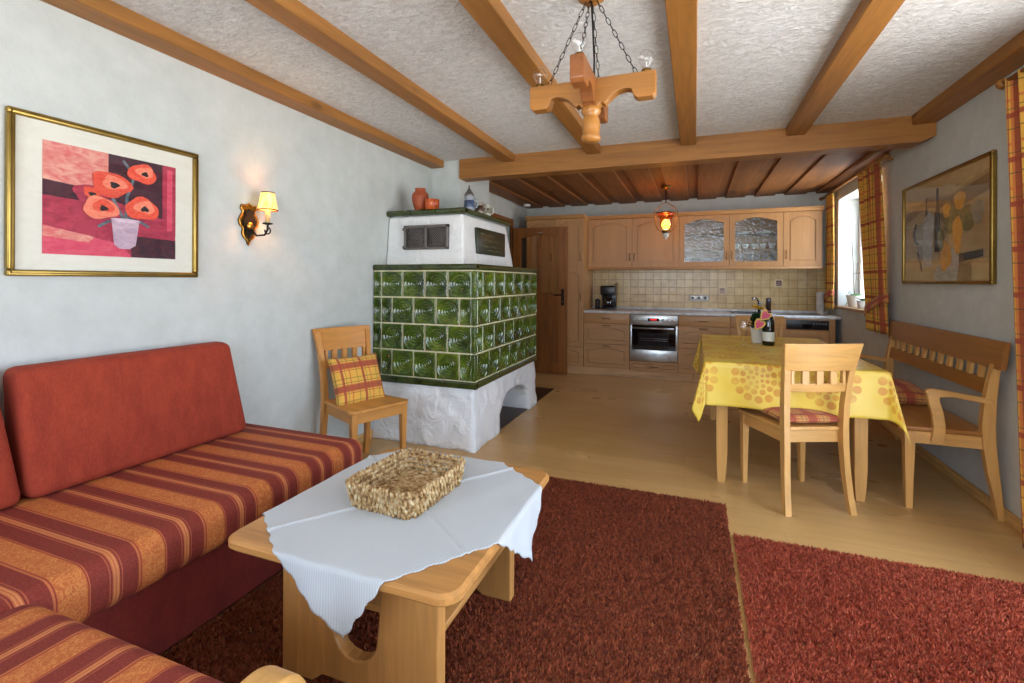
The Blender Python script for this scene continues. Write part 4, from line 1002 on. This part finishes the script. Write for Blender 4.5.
# decor tiles & sockets
dm = plain('decor_brown', rgb(92, 56, 52), .3); 
for x, z, m, lb in ((.95, 1.19, dm, 'dark picture tile set in the backsplash at the right'), (.29, 1.085, plain('decor_grey', rgb(150, 122, 110), .3, var=.4), 'small flowered tile set in the middle of the backsplash')):
    q = MB(); q.box((x, YK-.0145, z), (x+.098, YK-.0125, z+.098), plain('decor_rim', rgb(196, 172, 128), .3)); q.box((x+.02, YK-.0165, z+.015), (x+.08, YK-.0142, z+.083), m, .001, 1)
    for k in range(5): q.ball((x+.03+.01*k, YK-.017, z+.03+.012*((k*2) % 4)), (.007, .002, .007), plain('decor_light', rgb(190, 160, 130), .4), 8, 5)
    q.build('decor_tile', bsp)['label'] = lb
q = MB(); q.box((-.07, YK-.022, .995), (.17, YK-.012, 1.075), plain('socket_steel', rgb(190, 192, 186), .3, .3), .006)
for k in range(3): q.lathe([(.028, 0), (.026, .004), (.018, .004), (.016, 0)], CERW, (-.03+k*.08, YK-.022, 1.035), 20, Matrix.Rotation(PI/2, 3, 'X'))
tag(q.build('power_socket'), 'pale triple power socket on the backsplash right of the oven', 'socket')
# wall cabinets
UZ0, UZ1, UY = 1.445, 2.10, 6.60
WG = 'beech wall cabinets above the worktop'
WAVY = NT('ripple_glass'); g = WAVY.n('ShaderNodeBsdfGlossy'); g.inputs['Roughness'].default_value = .08; tr = WAVY.n('ShaderNodeBsdfTransparent'); tr.inputs[0].default_value = (.8, .82, .8, 1)
mx = WAVY.n('ShaderNodeMixShader'); mx.inputs[0].default_value = .08; bp = WAVY.n('ShaderNodeBump'); bp.inputs['Strength'].default_value = .6; bp.inputs['Distance'].default_value = .01
WAVY.l(WAVY.noise(WAVY.coord(), 34, 2), bp.inputs['Height']); WAVY.l(bp.outputs[0], g.inputs['Normal']); WAVY.l(tr.outputs[0], mx.inputs[1]); WAVY.l(g.outputs[0], mx.inputs[2]); WAVY.l(mx.outputs[0], WAVY.out.inputs[0]); WAVY = WAVY.m
ud = [(-1.384, -.79, 0, 'wall cabinet with plain arched door, first on the left of the upper row', 1), (-.79, -.195, 0, 'wall cabinet with plain arched door behind the hanging lantern', -1),
      (-.195, .40, 1, 'left one of the two glass-fronted wall cabinets, reflecting pale light', -9), (.40, .995, 1, 'right one of the two glass-fronted wall cabinets, with cups inside', -1), (.995, 1.40, 0, 'narrow wall cabinet with arched door at the right end', -1)]
for x0, x1, gl, lb, hs in ud:
    r = thing('wall_cabinet', lb, 'cabinet', ((x0+x1)/2, 6.77, UZ0), 0, WG); carcass(r, x0, x1, UY, YW, UZ0, UZ1, bool(gl))
    hx = x1-.03 if hs == 1 or hs == -9 else x0+.03
    front('door', r, x0, x1, UZ0, UZ1, UY, .062, .055, glass=WAVY if gl else None, hv=(hx, UZ0+.14))
    if gl: mbox('shelf', (x0+.02, UY+.03, UZ0+.40), (x1-.02, YW-.012, UZ0+.408), glass_mat('shelf_glass', (.7, .85, .8, 1), .1), r); mbox('shelf', (x0+.02, UY+.03, UZ0+.21), (x1-.02, YW-.012, UZ0+.222), cabw('x'), r)
# pelmet & cornice
q = MB(); q.box((-1.39, UY-.025, UZ0-.03), (1.405, UY+.02, UZ0), cabw('x'), .004); tag(q.build('light_pelmet'), 'beech light strip under the wall cabinets', 'trim')
q = MB(); cpn = [(UY, UZ1), (UY-.03, UZ1+.005), (UY-.045, UZ1+.03), (UY-.055, UZ1+.035), (UY-.055, UZ1+.05), (UY+.1, UZ1+.05), (UY+.1, UZ1)]
q.prism(cpn, 'x', -1.384, 1.41, cabw('x')); tag(q.build('cornice'), 'beech cornice on top of the wall cabinets', 'trim')
# glassware inside
gi = MB(); gi.lathe([(.026, 0), (.034, .10), (.032, .10), (.024, .006), (0, .006)], glass_mat('tumbler_glass', (.86, .9, .93, 1), .3), (-.1, 6.70, UZ0+.0185), 14)
g0 = tag(gi.build('drinking_glass'), 'clear tumbler on the bottom shelf behind the left cabinet glass', 'glass', 'tumblers in the left glass cabinet')
for k in range(1, 12):
    c = g0.copy(); COL.objects.link(c); c.location = (-.1+.07*(k % 6)+.02*(k//6), 6.70+.09*(k//6), UZ0+.0185)
gi = MB(); gi.lathe([(.02, 0), (.038, .03), (.042, .065), (.039, .065), (.034, .03), (0, .008)], CERW, (.49, 6.72, UZ0+.223), 16)
g0 = tag(gi.build('coffee_cup'), 'pale cup on the middle shelf behind the right cabinet glass', 'cup', 'cups in the right glass cabinet')
for k in range(1, 5): c = g0.copy(); COL.objects.link(c); c.location = (.49+.1*k, 6.72, UZ0+.223)
gi = MB(); gi.lathe([(.025, 0), (.012, .01), (.006, .03), (.006, .06), (.03, .10), (.033, .14), (.03, .14), (.026, .1), (0, .064)], glass_mat('tumbler_glass'), (.47, 6.70, UZ0+.0185), 14)
g0 = tag(gi.build('stem_glass'), 'stemmed glass on the bottom shelf behind the right cabinet glass', 'glass', 'stem glasses in the right glass cabinet')
for k in range(1, 6): c = g0.copy(); COL.objects.link(c); c.location = (.47+.085*k, 6.70, UZ0+.0185)
gi = MB(); gi.lathe([(.05, 0), (.075, .012), (.085, .03), (.08, .03), (.06, .01), (0, .008)], CERW, (.56, 6.72, UZ0+.4085), 18)
g0 = tag(gi.build('bowl'), 'shallow pale bowl on the top shelf behind the right cabinet glass', 'bowl', 'bowls on the top shelf of the right glass cabinet')
c = g0.copy(); COL.objects.link(c); c.location = (.80, 6.72, UZ0+.4085)
# tall unit
tu = thing('tall_cabinet', 'floor-to-cornice beech larder unit behind the open brown door', 'cabinet', (-1.8, 6.65, 0))
carcass(tu, -2.2, -1.389, YF, YW, .11, 2.10)
for x0, x1 in ((-2.2, -1.795), (-1.795, -1.389)):
    front('door', tu, x0, x1, 1.44, 2.10, YF, .06, .05, hv=(x1-.04, 1.58)); front('door', tu, x0, x1, .38, 1.435, YF, .06, .05, hv=(x1-.04, 1.05)); front('drawer', tu, x0, x1, .115, .375, YF, .05, .03)
q = MB(); q.prism([(p_[0]-.25, p_[1]) for p_ in cpn[:5]]+[(UY, UZ1+.05), (UY, UZ1)], 'x', -2.21, -1.38, cabw('x')); q.build('cornice', tu)

# open door in front of the larder
dr = thing('room_door', 'brown panelled door with arched glazed top, standing open against the larder unit', 'door', (-1.98, 6.27, 0))
dx0, dx1, dy, dz1 = -2.37, -1.60, 6.27, 1.985; fr = .115
q = MB(); inner = arch_out(dx0+fr, dx1-fr, 1.09, dz1-.09, .05); outer = rect_out(dx0, dx1, .98, dz1)
q.ring(outer, inner, 'y', dy-.02, dy+.02, doorw('z'))
inner2 = rect_out(dx0+fr, dx1-fr, .16, .90); q.ring(rect_out(dx0, dx1, .008, .98), inner2, 'y', dy-.02, dy+.02, doorw('z'))
q.prism(inner2, 'y', dy-.008, dy+.008, doorw('z')); q.prism(rect_out(dx0+fr+.04, dx1-fr-.04, .20, .86), 'y', dy-.015, dy+.015, doorw('z')); q.box((dx0+fr, dy-.018, .50), (dx1-fr, dy+.018, .50), doorw('x'))
db = q.build('door_leaf', dr)
q = MB(); q.prism(arch_out(dx0+fr, dx1-fr, 1.09, dz1-.09, .05), 'y', dy-.003, dy+.003, glass_mat('door_glass', (.95, .9, .84, 1), .06)); q.build('door_glass', dr)
mbox('glazing_bar', ((dx0+dx1)/2-.012, dy-.016, 1.09), ((dx0+dx1)/2+.012, dy+.016, dz1-.08), doorw('z'), dr)
q = MB(); hx = dx1-.055; q.box((hx-.02, dy-.028, .93), (hx+.02, dy-.02, 1.15), IRON, .003); q.tube([(hx, dy-.028, 1.07), (hx, dy-.065, 1.07), (hx-.02, dy-.07, 1.07), (hx-.11, dy-.066, 1.065)], .008, IRON); q.ball((hx, dy-.03, .98), (.008, .003, .014), BRASS, 8, 6); q.build('door_handle', dr)
q = MB(); q.box((dx0+.37, dy-.026, dz1-.075), (dx0+.43, dy-.02, dz1-.065), STEEL); q.build('hook_plate', dr)

# worktop things
cm = thing('coffee_maker', 'black filter coffee maker on the worktop by the larder', 'coffee maker', (-1.13, 6.75, WTZ))
cx0, cx1 = -1.225, -1.03
q = MB(); q.box((cx0, 6.66, WTZ), (cx1, 6.86, WTZ+.03), BLACK, .01, 3); q.box((cx0, 6.78, WTZ+.03), (cx1, 6.86, WTZ+.22), BLACK, .01, 3); q.box((cx0-.005, 6.66, WTZ+.195), (cx1+.005, 6.86, WTZ+.325), BLACK, .018, 3); q.build('machine_body', cm)
q = MB(); q.lathe([(.05, 0), (.064, .01), (.068, .06), (.055, .115), (.045, .125), (.05, .14)], glass_mat('carafe_glass', (.35, .3, .28, 1), .2), (-1.13, 6.71, WTZ+.032), 22); cf = q.build('carafe', cm)
q = MB(); q.tube([(-1.075, 6.69, WTZ+.15), (-1.035, 6.675, WTZ+.145), (-1.03, 6.67, WTZ+.08), (-1.06, 6.69, WTZ+.06)], .008, BLACK); q.lathe([(.047, .125), (.05, .14), (.04, .155), (0, .157)], BLACK, (-1.13, 6.71, WTZ+.032), 20); q.build('carafe_handle', cf)
q = MB(); q.lathe([(.03, 0), (.033, .01), (.028, .06), (.032, .10), (.034, .125), (.02, .14), (0, .142)], BLACK, (-1.275, 6.71, WTZ), 18); tag(q.build('coffee_grinder'), 'small black grinder left of the coffee maker', 'grinder')
q = MB(); q.box((-1.07, 6.90, 1.195), (-1.02, 6.938, 1.225), BRONZE, .005); q.tube([(-1.045, 6.925, 1.21), (-1.045, 6.88, 1.23), (-1.045, 6.87, 1.26)], .005, BRONZE); tag(q.build('wall_hook'), 'small metal hook on the tiles above the coffee maker', 'hook')
q = MB(); q.lathe([(.042, .01), (.043, .012), (.043, .262), (.042, .264), (.016, .264), (.016, .27), (0, .272)], plain('paper_roll_white', rgb(226, 224, 218), .8), (1.425, 6.80, WTZ), 24); q.lathe([(.055, 0), (.055, .01), (0, .01)], WHITE, (1.425, 6.80, WTZ), 24)
tag(q.build('kitchen_roll'), 'white kitchen paper roll standing on the worktop beside the window curtain', 'kitchen roll')
q = MB(); q.box((.90, 6.43, WTZ), (1.40, 6.86, WTZ+.006), BLACKGL, .002, 1)
for cxh, cyh, rh in ((1.03, 6.54, .075), (1.27, 6.54, .09), (1.03, 6.75, .09), (1.27, 6.75, .07)): q.lathe([(rh, .006), (rh, .0068), (rh-.004, .0068), (rh-.004, .006)], plain('hob_ring', rgb(70, 70, 72)), (cxh, cyh, WTZ), 32)
tag(q.build('ceramic_hob'), 'flat black ceramic hob set in the worktop under the narrow wall cabinet', 'hob')
sk = thing('kitchen_sink', 'dark sink with chrome tap in the worktop behind the flowers', 'sink', (.65, 6.65, WTZ))
q = MB(); q.ring(rrect(.42, .86, 6.42, 6.82, .03), rrect(.45, .83, 6.45, 6.76, .03), 'z', WTZ, WTZ+.008, BLACK); q.box((.44, 6.44, WTZ+.0005), (.84, 6.77, WTZ+.002), BLACKGL); q.build('basin', sk)
CH = plain('chrome', rgb(210, 210, 212), .1, 1)
q = MB(); tpx = .70; q.tube([(tpx+.06, 6.80, WTZ), (tpx+.06, 6.80, WTZ+.10), (tpx+.05, 6.79, WTZ+.15), (tpx+.02, 6.75, WTZ+.185), (tpx-.03, 6.70, WTZ+.175)], [.02, .018, .014, .012, .012], CH, 10); q.tube([(tpx+.06, 6.80, WTZ+.1), (tpx+.10, 6.78, WTZ+.14)], .007, CH); q.build('tap', sk)

# smoke detector
q = MB(); q.lathe([(.052, 0), (.052, -.018), (.045, -.03), (.02, -.034), (0, -.034)], WHITE, (-2.27, 6.55, ZK), 24); tag(q.build('smoke_detector'), 'round white smoke detector on the kitchen ceiling near the brown door', 'smoke detector')

# ------------------------------------------------------------------ hanging lantern in kitchen
LX, LY = -.318, 5.82
hl = thing('pendant_lantern', 'amber glass lantern hanging lit from the kitchen ceiling', 'pendant lamp', (LX, LY, 1.70))
q = MB(); q.lathe([(.06, ZK), (.06, ZK-.015), (.035, ZK-.035), (.012, ZK-.045), (0, ZK-.045)], BRASS, (LX, LY, 0), 20); q.build('canopy', hl)
q = MB(); q.tube([(LX, LY, ZK-.04), (LX, LY, 2.17)], .006, IRON); q.build('rod', hl)
q = MB()
for s in (1, -1): q.tube([(LX, LY, 2.17), (LX+s*.035, LY, 2.155), (LX+s*.10, LY, 2.10), (LX+s*.128, LY, 2.06), (LX+s*.115, LY, 2.0), (LX+s*.118, LY, 1.93), (LX+s*.09, LY, 1.86), (LX+s*.03, LY, 1.822)], .005, BRASS)
q.tube([(LX+.105*math.cos(k*PI/14), LY+.105*math.sin(k*PI/14), 2.045) for k in range(28)], .007, plain('copper', rgb(150, 84, 50), .35, .9), 8, True); q.lathe([(.035, 1.815), (.04, 1.825), (.04, 1.845), (.03, 1.85), (0, 1.85)], BRASS, (LX, LY, 0), 18); q.build('lantern_frame', hl)
AMB = glass_mat('amber_glass', (1, .55, .22, 1), .1, .05)
q = MB(); q.lathe([(.035, 1.86), (.06, 1.89), (.068, 1.93), (.06, 1.965), (.072, 1.985), (.088, 2.02), (.10, 2.045)], AMB, (LX, LY, 0), 24); q.build('lantern_glass', hl)
q = MB(); q.lathe([(.02, 1.855), (.04, 1.875), (.05, 1.91), (.04, 1.95), (.02, 1.97), (0, 1.972)], emit('lantern_glow', rgb(255, 206, 110), 5), (LX, LY, 0), 18); q.build('bulb', hl)
q = MB(); q.lathe([(0, 1.735), (.008, 1.74), (.010, 1.752), (.006, 1.758), (.028, 1.772), (.036, 1.79), (.034, 1.812), (.02, 1.82)], CERW, (LX, LY, 0), 18); q.build('ceramic_finial', hl)

# ------------------------------------------------------------------ chandelier
CX, CY = -.394, 1.92
cd = thing('chandelier', 'rustic four-armed wooden chandelier on black chains with clear bulbs', 'chandelier', (CX, CY, 1.8))
def chw(ax): return wood('varnished_pine', rgb(166, 112, 52), ax, .3, .15)
q = MB(); AT, AL = 2.058, .253
pr = [(-AL, AT), (-AL, AT-.085), (-AL+.012, AT-.098), (-AL+.07, AT-.098), (-AL+.085, AT-.085), (-AL+.09, AT-.065)]
for k in range(7): t_ = k/6; pr.append((-AL+.095+t_*.10, AT-.060-.045*(t_**1.6)+.012*math.sin(PI*t_)))
pr += [(-.045, AT-.098), (-.03, AT-.112)]
full = pr+[(-x, z) for x, z in pr[::-1]]
q.prism([(CX+x, z) for x, z in full], 'y', CY-.026, CY+.026, chw('x')); o = q.build('cross_arm', cd); md = o.modifiers.new('Bevel', 'BEVEL'); md.width = .004; md.segments = 2; md.limit_method = 'ANGLE'
q = MB(); q.prism([(CY+x, z+.0) for x, z in full], 'x', CX-.026, CX+.026, wood('varnished_pine_red', rgb(140, 84, 42), 'y', .3, .15)); o = q.build('cross_arm', cd); md = o.modifiers.new('Bevel', 'BEVEL'); md.width = .004; md.segments = 2; md.limit_method = 'ANGLE'
q = MB(); q.lathe([(0, 1.812), (.026, 1.812), (.036, 1.818), (.040, 1.828), (.036, 1.838), (.033, 1.842), (.036, 1.865), (.037, 1.885), (.032, 1.908), (.028, 1.915), (.036, 1.925), (.040, 1.935), (.036, 1.948), (.03, 1.955), (0, 1.955)], chw('z'), (CX, CY, 0), 24); q.build('turned_pendant', cd)
q = MB(); q.lathe([(.055, ZC), (.055, ZC-.018), (.04, ZC-.03), (0, ZC-.03)], chw('x'), (CX, CY, 0), 24); q.build('ceiling_rose', cd)
def chain(p0, p1, L=.034, w=.0064, r=.0016):
    q = MB(); p0, p1 = Vector(p0), Vector(p1); D = (p1-p0); n = max(1, int(D.length/(L*.86))); d = D.normalized(); up = Vector((0, 0, 1)) if abs(d.z) < .98 else Vector((1, 0, 0))
    s1 = d.cross(Vector((0, 1, 0.01))).normalized(); s2 = d.cross(s1).normalized()
    for i in range(n):
        c = p0+D*((i+.5)/n); s = s1 if i % 2 else s2; pts = []
        for k in range(14):
            a = 2*PI*k/14; pts.append(c+d*(L/2)*math.cos(a)+s*w*math.copysign(abs(math.sin(a))**.6, math.sin(a)))
        q.tube(pts, r, IRON, 5, True)
    return q.build('chain', cd)
for ax, ay in ((-.18, 0), (.18, 0), (0, -.2), (0, .2)): chain((CX+ax*.12, CY+ay*.12, ZC-.03), (CX+ax, CY+ay, AT))
q = MB(); q.tube([(CX, CY, ZC-.03), (CX+.004, CY+.004, 2.3), (CX+.012, CY, 2.15), (CX+.012, CY, AT)], .004, IRON); q.build('power_cable', cd)
BG_ = glass_mat('bulb_glass', (1, 1, 1, 1), .12, .02)
for ax, ay in ((-.215, 0), (.215, 0), (0, -.215), (0, .215)):
    c = (CX+ax, CY+ay, AT); q = MB(); q.lathe([(.019, 0), (.019, .012), (.014, .016), (0, .016)], BRASS, c, 16); q.build('lamp_socket', cd)
    q = MB(); q.lathe([(.011, .012), (.014, .022), (.028, .044), (.0305, .058), (.027, .074), (.016, .085), (0, .089)], BG_, c, 20); q.lathe([(.003, .015), (.003, .045), (0, .047)], CERW, c, 8)
    bb = q.build('clear_bulb', cd)

# ------------------------------------------------------------------ curtains, rail
def curtain(nm, label, ya, yb, ya2, yb2, z0, z1, x, folds, tie=None, pinch=0):
    r = thing(nm, label, 'curtain', (x, (ya+yb)/2, z0), 0, None); q = MB()
    Wd = abs(yb-ya)*1.25
    def f(u, v):
        z = z0+(z1-z0)*v; a = ya2+(ya-ya2)*v; b = yb2+(yb-yb2)*v
        if tie:
            k = math.exp(-((z-tie)/.16)**2)*pinch; m_ = (a*.5+b*.5); a += (m_-a)*k; b += (m_-b)*k
        y = a+(b-a)*u; amp = .022*(1-.3*v)
        return (x+amp*math.sin(u*folds*2*PI+.5*math.sin(v*4)), y+.006*math.sin(u*folds*4*PI), z)
    q.sheet(f, folds*14, 30, PLC, lambda u, v: (u*Wd, v*(z1-z0))); q.build('curtain_fabric', r, solid=.002)
    if tie:
        q = MB(); ym = (ya2+yb2)/2+.03; hw = abs(yb2-ya2)/2*(1-pinch*.9)+.035
        def g(u, v): a = 2*PI*u; yy = hw*math.cos(a); return (x+.040*math.sin(a), ym+yy, tie-.04+.08*v-yy*.28)
        q.sheet(g, 40, 3, PLR, lambda u, v: (u*.7, v*.08)); q.build('tieback', r, solid=.003)
    return r
curtain('tied_curtain', 'yellow and red tartan curtain tied back at the near side of the kitchen window', 4.92, 5.50, 4.735, 5.22, .825, 2.30, 1.465, 4, 1.055, .06)
curtain('tied_curtain', 'narrow tartan curtain tied back in the corner beside the wall cabinets', 6.42, 6.68, 6.42, 6.68, .945, 2.30, 1.468, 3, 1.09, .1)
curtain('long_curtain', 'floor-length tartan curtain at the right edge of the picture', 2.62, 3.13, 2.45, 2.97, .015, 2.27, 1.455, 5)
cr = thing('curtain_rod', 'wooden curtain rod with round finials above the kitchen window', 'curtain rod', (1.46, 5.8, 2.3))
q = MB(); q.tube([(1.462, 4.80, 2.29), (1.462, 6.9, 2.29)], .012, beamw('y'), 10); q.build('rod', cr)
for y in (4.80, 6.9): q = MB(); q.lathe([(.012, 0), (.022, .008), (.022, .02), (.014, .028), (.022, .036), (.024, .05), (.012, .062), (0, .064)], beamw('y'), (1.462, y, 2.29), 14, Matrix.Rotation(PI/2 if y < 5 else -PI/2, 3, 'X')); q.build('finial', cr)
for y in (4.87, 6.84): q = MB(); q.box((1.455, y-.01, 2.272), (XR, y+.01, 2.29), beamw('x'), .003); q.build('bracket', cr)
cr2 = thing('curtain_rod', 'wooden curtain rod end above the long curtain at the right picture edge', 'curtain rod', (1.46, 2, 2.26))
q = MB(); q.tube([(1.455, .3, 2.262), (1.455, 3.15, 2.262)], .012, beamw('y'), 10); q.build('rod', cr2)
q = MB(); q.lathe([(.012, 0), (.024, .01), (.026, .03), (.012, .045), (0, .046)], beamw('y'), (1.455, 3.14, 2.262), 14, Matrix.Rotation(-PI/2, 3, 'X')); q.build('finial', cr2)
for y in (.4, 3.10): q = MB(); q.box((1.45, y-.01, 2.245), (XR, y+.01, 2.262), beamw('x'), .003); q.build('bracket', cr2)

# orchid on the sill
oz = WZ0+.03; ox, oy = 1.635, 6.26
orc = thing('potted_orchid', 'leggy orchid without blooms in a white pot on the kitchen window sill', 'plant', (ox, oy, oz))
q = MB(); q.lathe([(.05, 0), (.055, .005), (.075, .11), (.08, .13), (.074, .13), (.068, .11), (0, .11)], CERW, (ox, oy, oz), 24); q.build('pot', orc)
q = MB(); stem = plain('orchid_stem', rgb(88, 74, 56), .5)
q.tube([(ox, oy, oz+.11), (ox+.0, oy+.03, oz+.3), (ox, oy+.05, oz+.5), (ox, oy+.10, oz+.72)], .004, stem); q.tube([(ox, oy, oz+.11), (ox, oy-.06, oz+.3), (ox, oy-.11, oz+.48)], .0035, stem); q.tube([(ox, oy+.10, oz+.36), (ox, oy-.18, oz+.37)], .003, stem)
q.tube([(ox, oy+.02, oz+.12), (ox-.01, oy+.14, oz+.17), (ox-.02, oy+.20, oz+.10)], .004, plain('aerial_root', rgb(190, 196, 190), .6)); q.tube([(ox, oy+.02, oz+.12), (ox-.02, oy+.12, oz+.09), (ox-.03, oy+.2, oz+.005)], .005, plain('aerial_root', rgb(190, 196, 190), .6)); q.build('stem', orc)
q = MB()
for k, (a, L) in enumerate(((-1.5, .15), (-1.9, .17), (-1.2, .13), (1.4, .09), (-1.7, .12), (-2.4, .12))): leaf(q, (ox, oy, oz+.125), (math.cos(a)*.5, math.sin(a), .35), L, .034, LEAF2, .35, .15)
q.build('foliage', orc)
q = MB(); q.lathe([(.04, 0), (.045, .004), (.055, .08), (.05, .08), (0, .07)], CERW, (1.62, 5.92, oz), 20)
for k in range(16): a = k*2.4; leaf(q, (1.62, 5.92, oz+.07), (math.cos(a)*.8, math.sin(a), .7), .10, .022, LEAF2, .3)
tag(q.build('potted_plant'), 'small leafy plant in a white pot on the sill, half behind the curtain', 'plant')

# ------------------------------------------------------------------ light
wd = bpy.data.worlds.new('World'); SC.world = wd; wd.use_nodes = True; nt = wd.node_tree; bg = nt.nodes['Background']
tcw = nt.nodes.new('ShaderNodeTexCoord'); spw = nt.nodes.new('ShaderNodeSeparateXYZ'); rw = nt.nodes.new('ShaderNodeValToRGB'); mw = nt.nodes.new('ShaderNodeMapRange')
mw.inputs[1].default_value = -1; mw.inputs[2].default_value = 1; nt.links.new(tcw.outputs['Generated'], spw.inputs[0]); nt.links.new(spw.outputs[2], mw.inputs[0]); nt.links.new(mw.outputs[0], rw.inputs[0])
rw.color_ramp.elements[0].position = .44; rw.color_ramp.elements[0].color = (.97, .99, 1.0, 1); rw.color_ramp.elements[1].position = .56; rw.color_ramp.elements[1].color = (.50, .61, .77, 1)  # lower half brighter than the sky, added to lift light onto the ceiling
nt.links.new(rw.outputs[0], bg.inputs[0]); bg.inputs[1].default_value = 7.4
def area(nm, loc, rot, sx_, sy_, e, col, portal=False, spread=PI):
    L = bpy.data.lights.new(nm, 'AREA'); L.shape = 'RECTANGLE'; L.size = sx_; L.size_y = sy_; L.energy = e; L.color = col; L.spread = spread
    o = bpy.data.objects.new(nm, L); COL.objects.link(o); o.location = loc; o.rotation_euler = rot
    if portal: L.cycles.is_portal = True
    return o
area('daylight_balcony_door', (XR+.29, (BY0+BY1)/2, 1.1), (0, PI/2, 0), 2.1, BY1-BY0, 1, (1, 1, 1), True)
area('daylight_rear_window', ((NX0+NX1)/2, YB-.19, 1.5), (PI/2, 0, 0), NX1-NX0, NZ1-NZ0, 1, (1, 1, 1), True)
area('daylight_kitchen_window', (XR+.29, (WY0+WY1)/2, 1.58), (0, PI/2, 0), WZ1-WZ0, WY1-WY0, 1, (1, 1, 1), True)
def pl(nm, loc, e, col, r=.02):
    L = bpy.data.lights.new(nm, 'POINT'); L.energy = e; L.color = col; L.shadow_soft_size = r; o = bpy.data.objects.new(nm, L); COL.objects.link(o); o.location = loc
pl('sconce_bulb', (sx, sy, SZ+.05), 1.8, (1, .55, .22), .015)
pl('lantern_bulb', (LX, LY, 2.0), 2.2, (1, .6, .28), .03)

# ------------------------------------------------------------------ camera
cam = bpy.data.cameras.new('camera'); co = bpy.data.objects.new('camera', cam); COL.objects.link(co); SC.camera = co
fpx = 480.; cam.sensor_width = 36; cam.lens = fpx/1024*36; cam.shift_y = -(341.5-281.3)/1024; cam.clip_start = .02
a = math.atan(183/480.)
co.matrix_world = Matrix.Translation((0, 0, 1.25)) @ Matrix.Rotation(a, 4, 'Z') @ Matrix.Rotation(PI/2, 4, 'X') @ Matrix.Rotation(.004, 4, 'Z')
vs_ = SC.view_settings; vs_.view_transform = 'Standard'; vs_.look = 'None'; vs_.gamma = 1; vs_.use_curve_mapping = False; vs_.exposure = 0.62
for o in bpy.data.objects:
    for k in ('_o', '_r'):
        if k in o: del o[k]
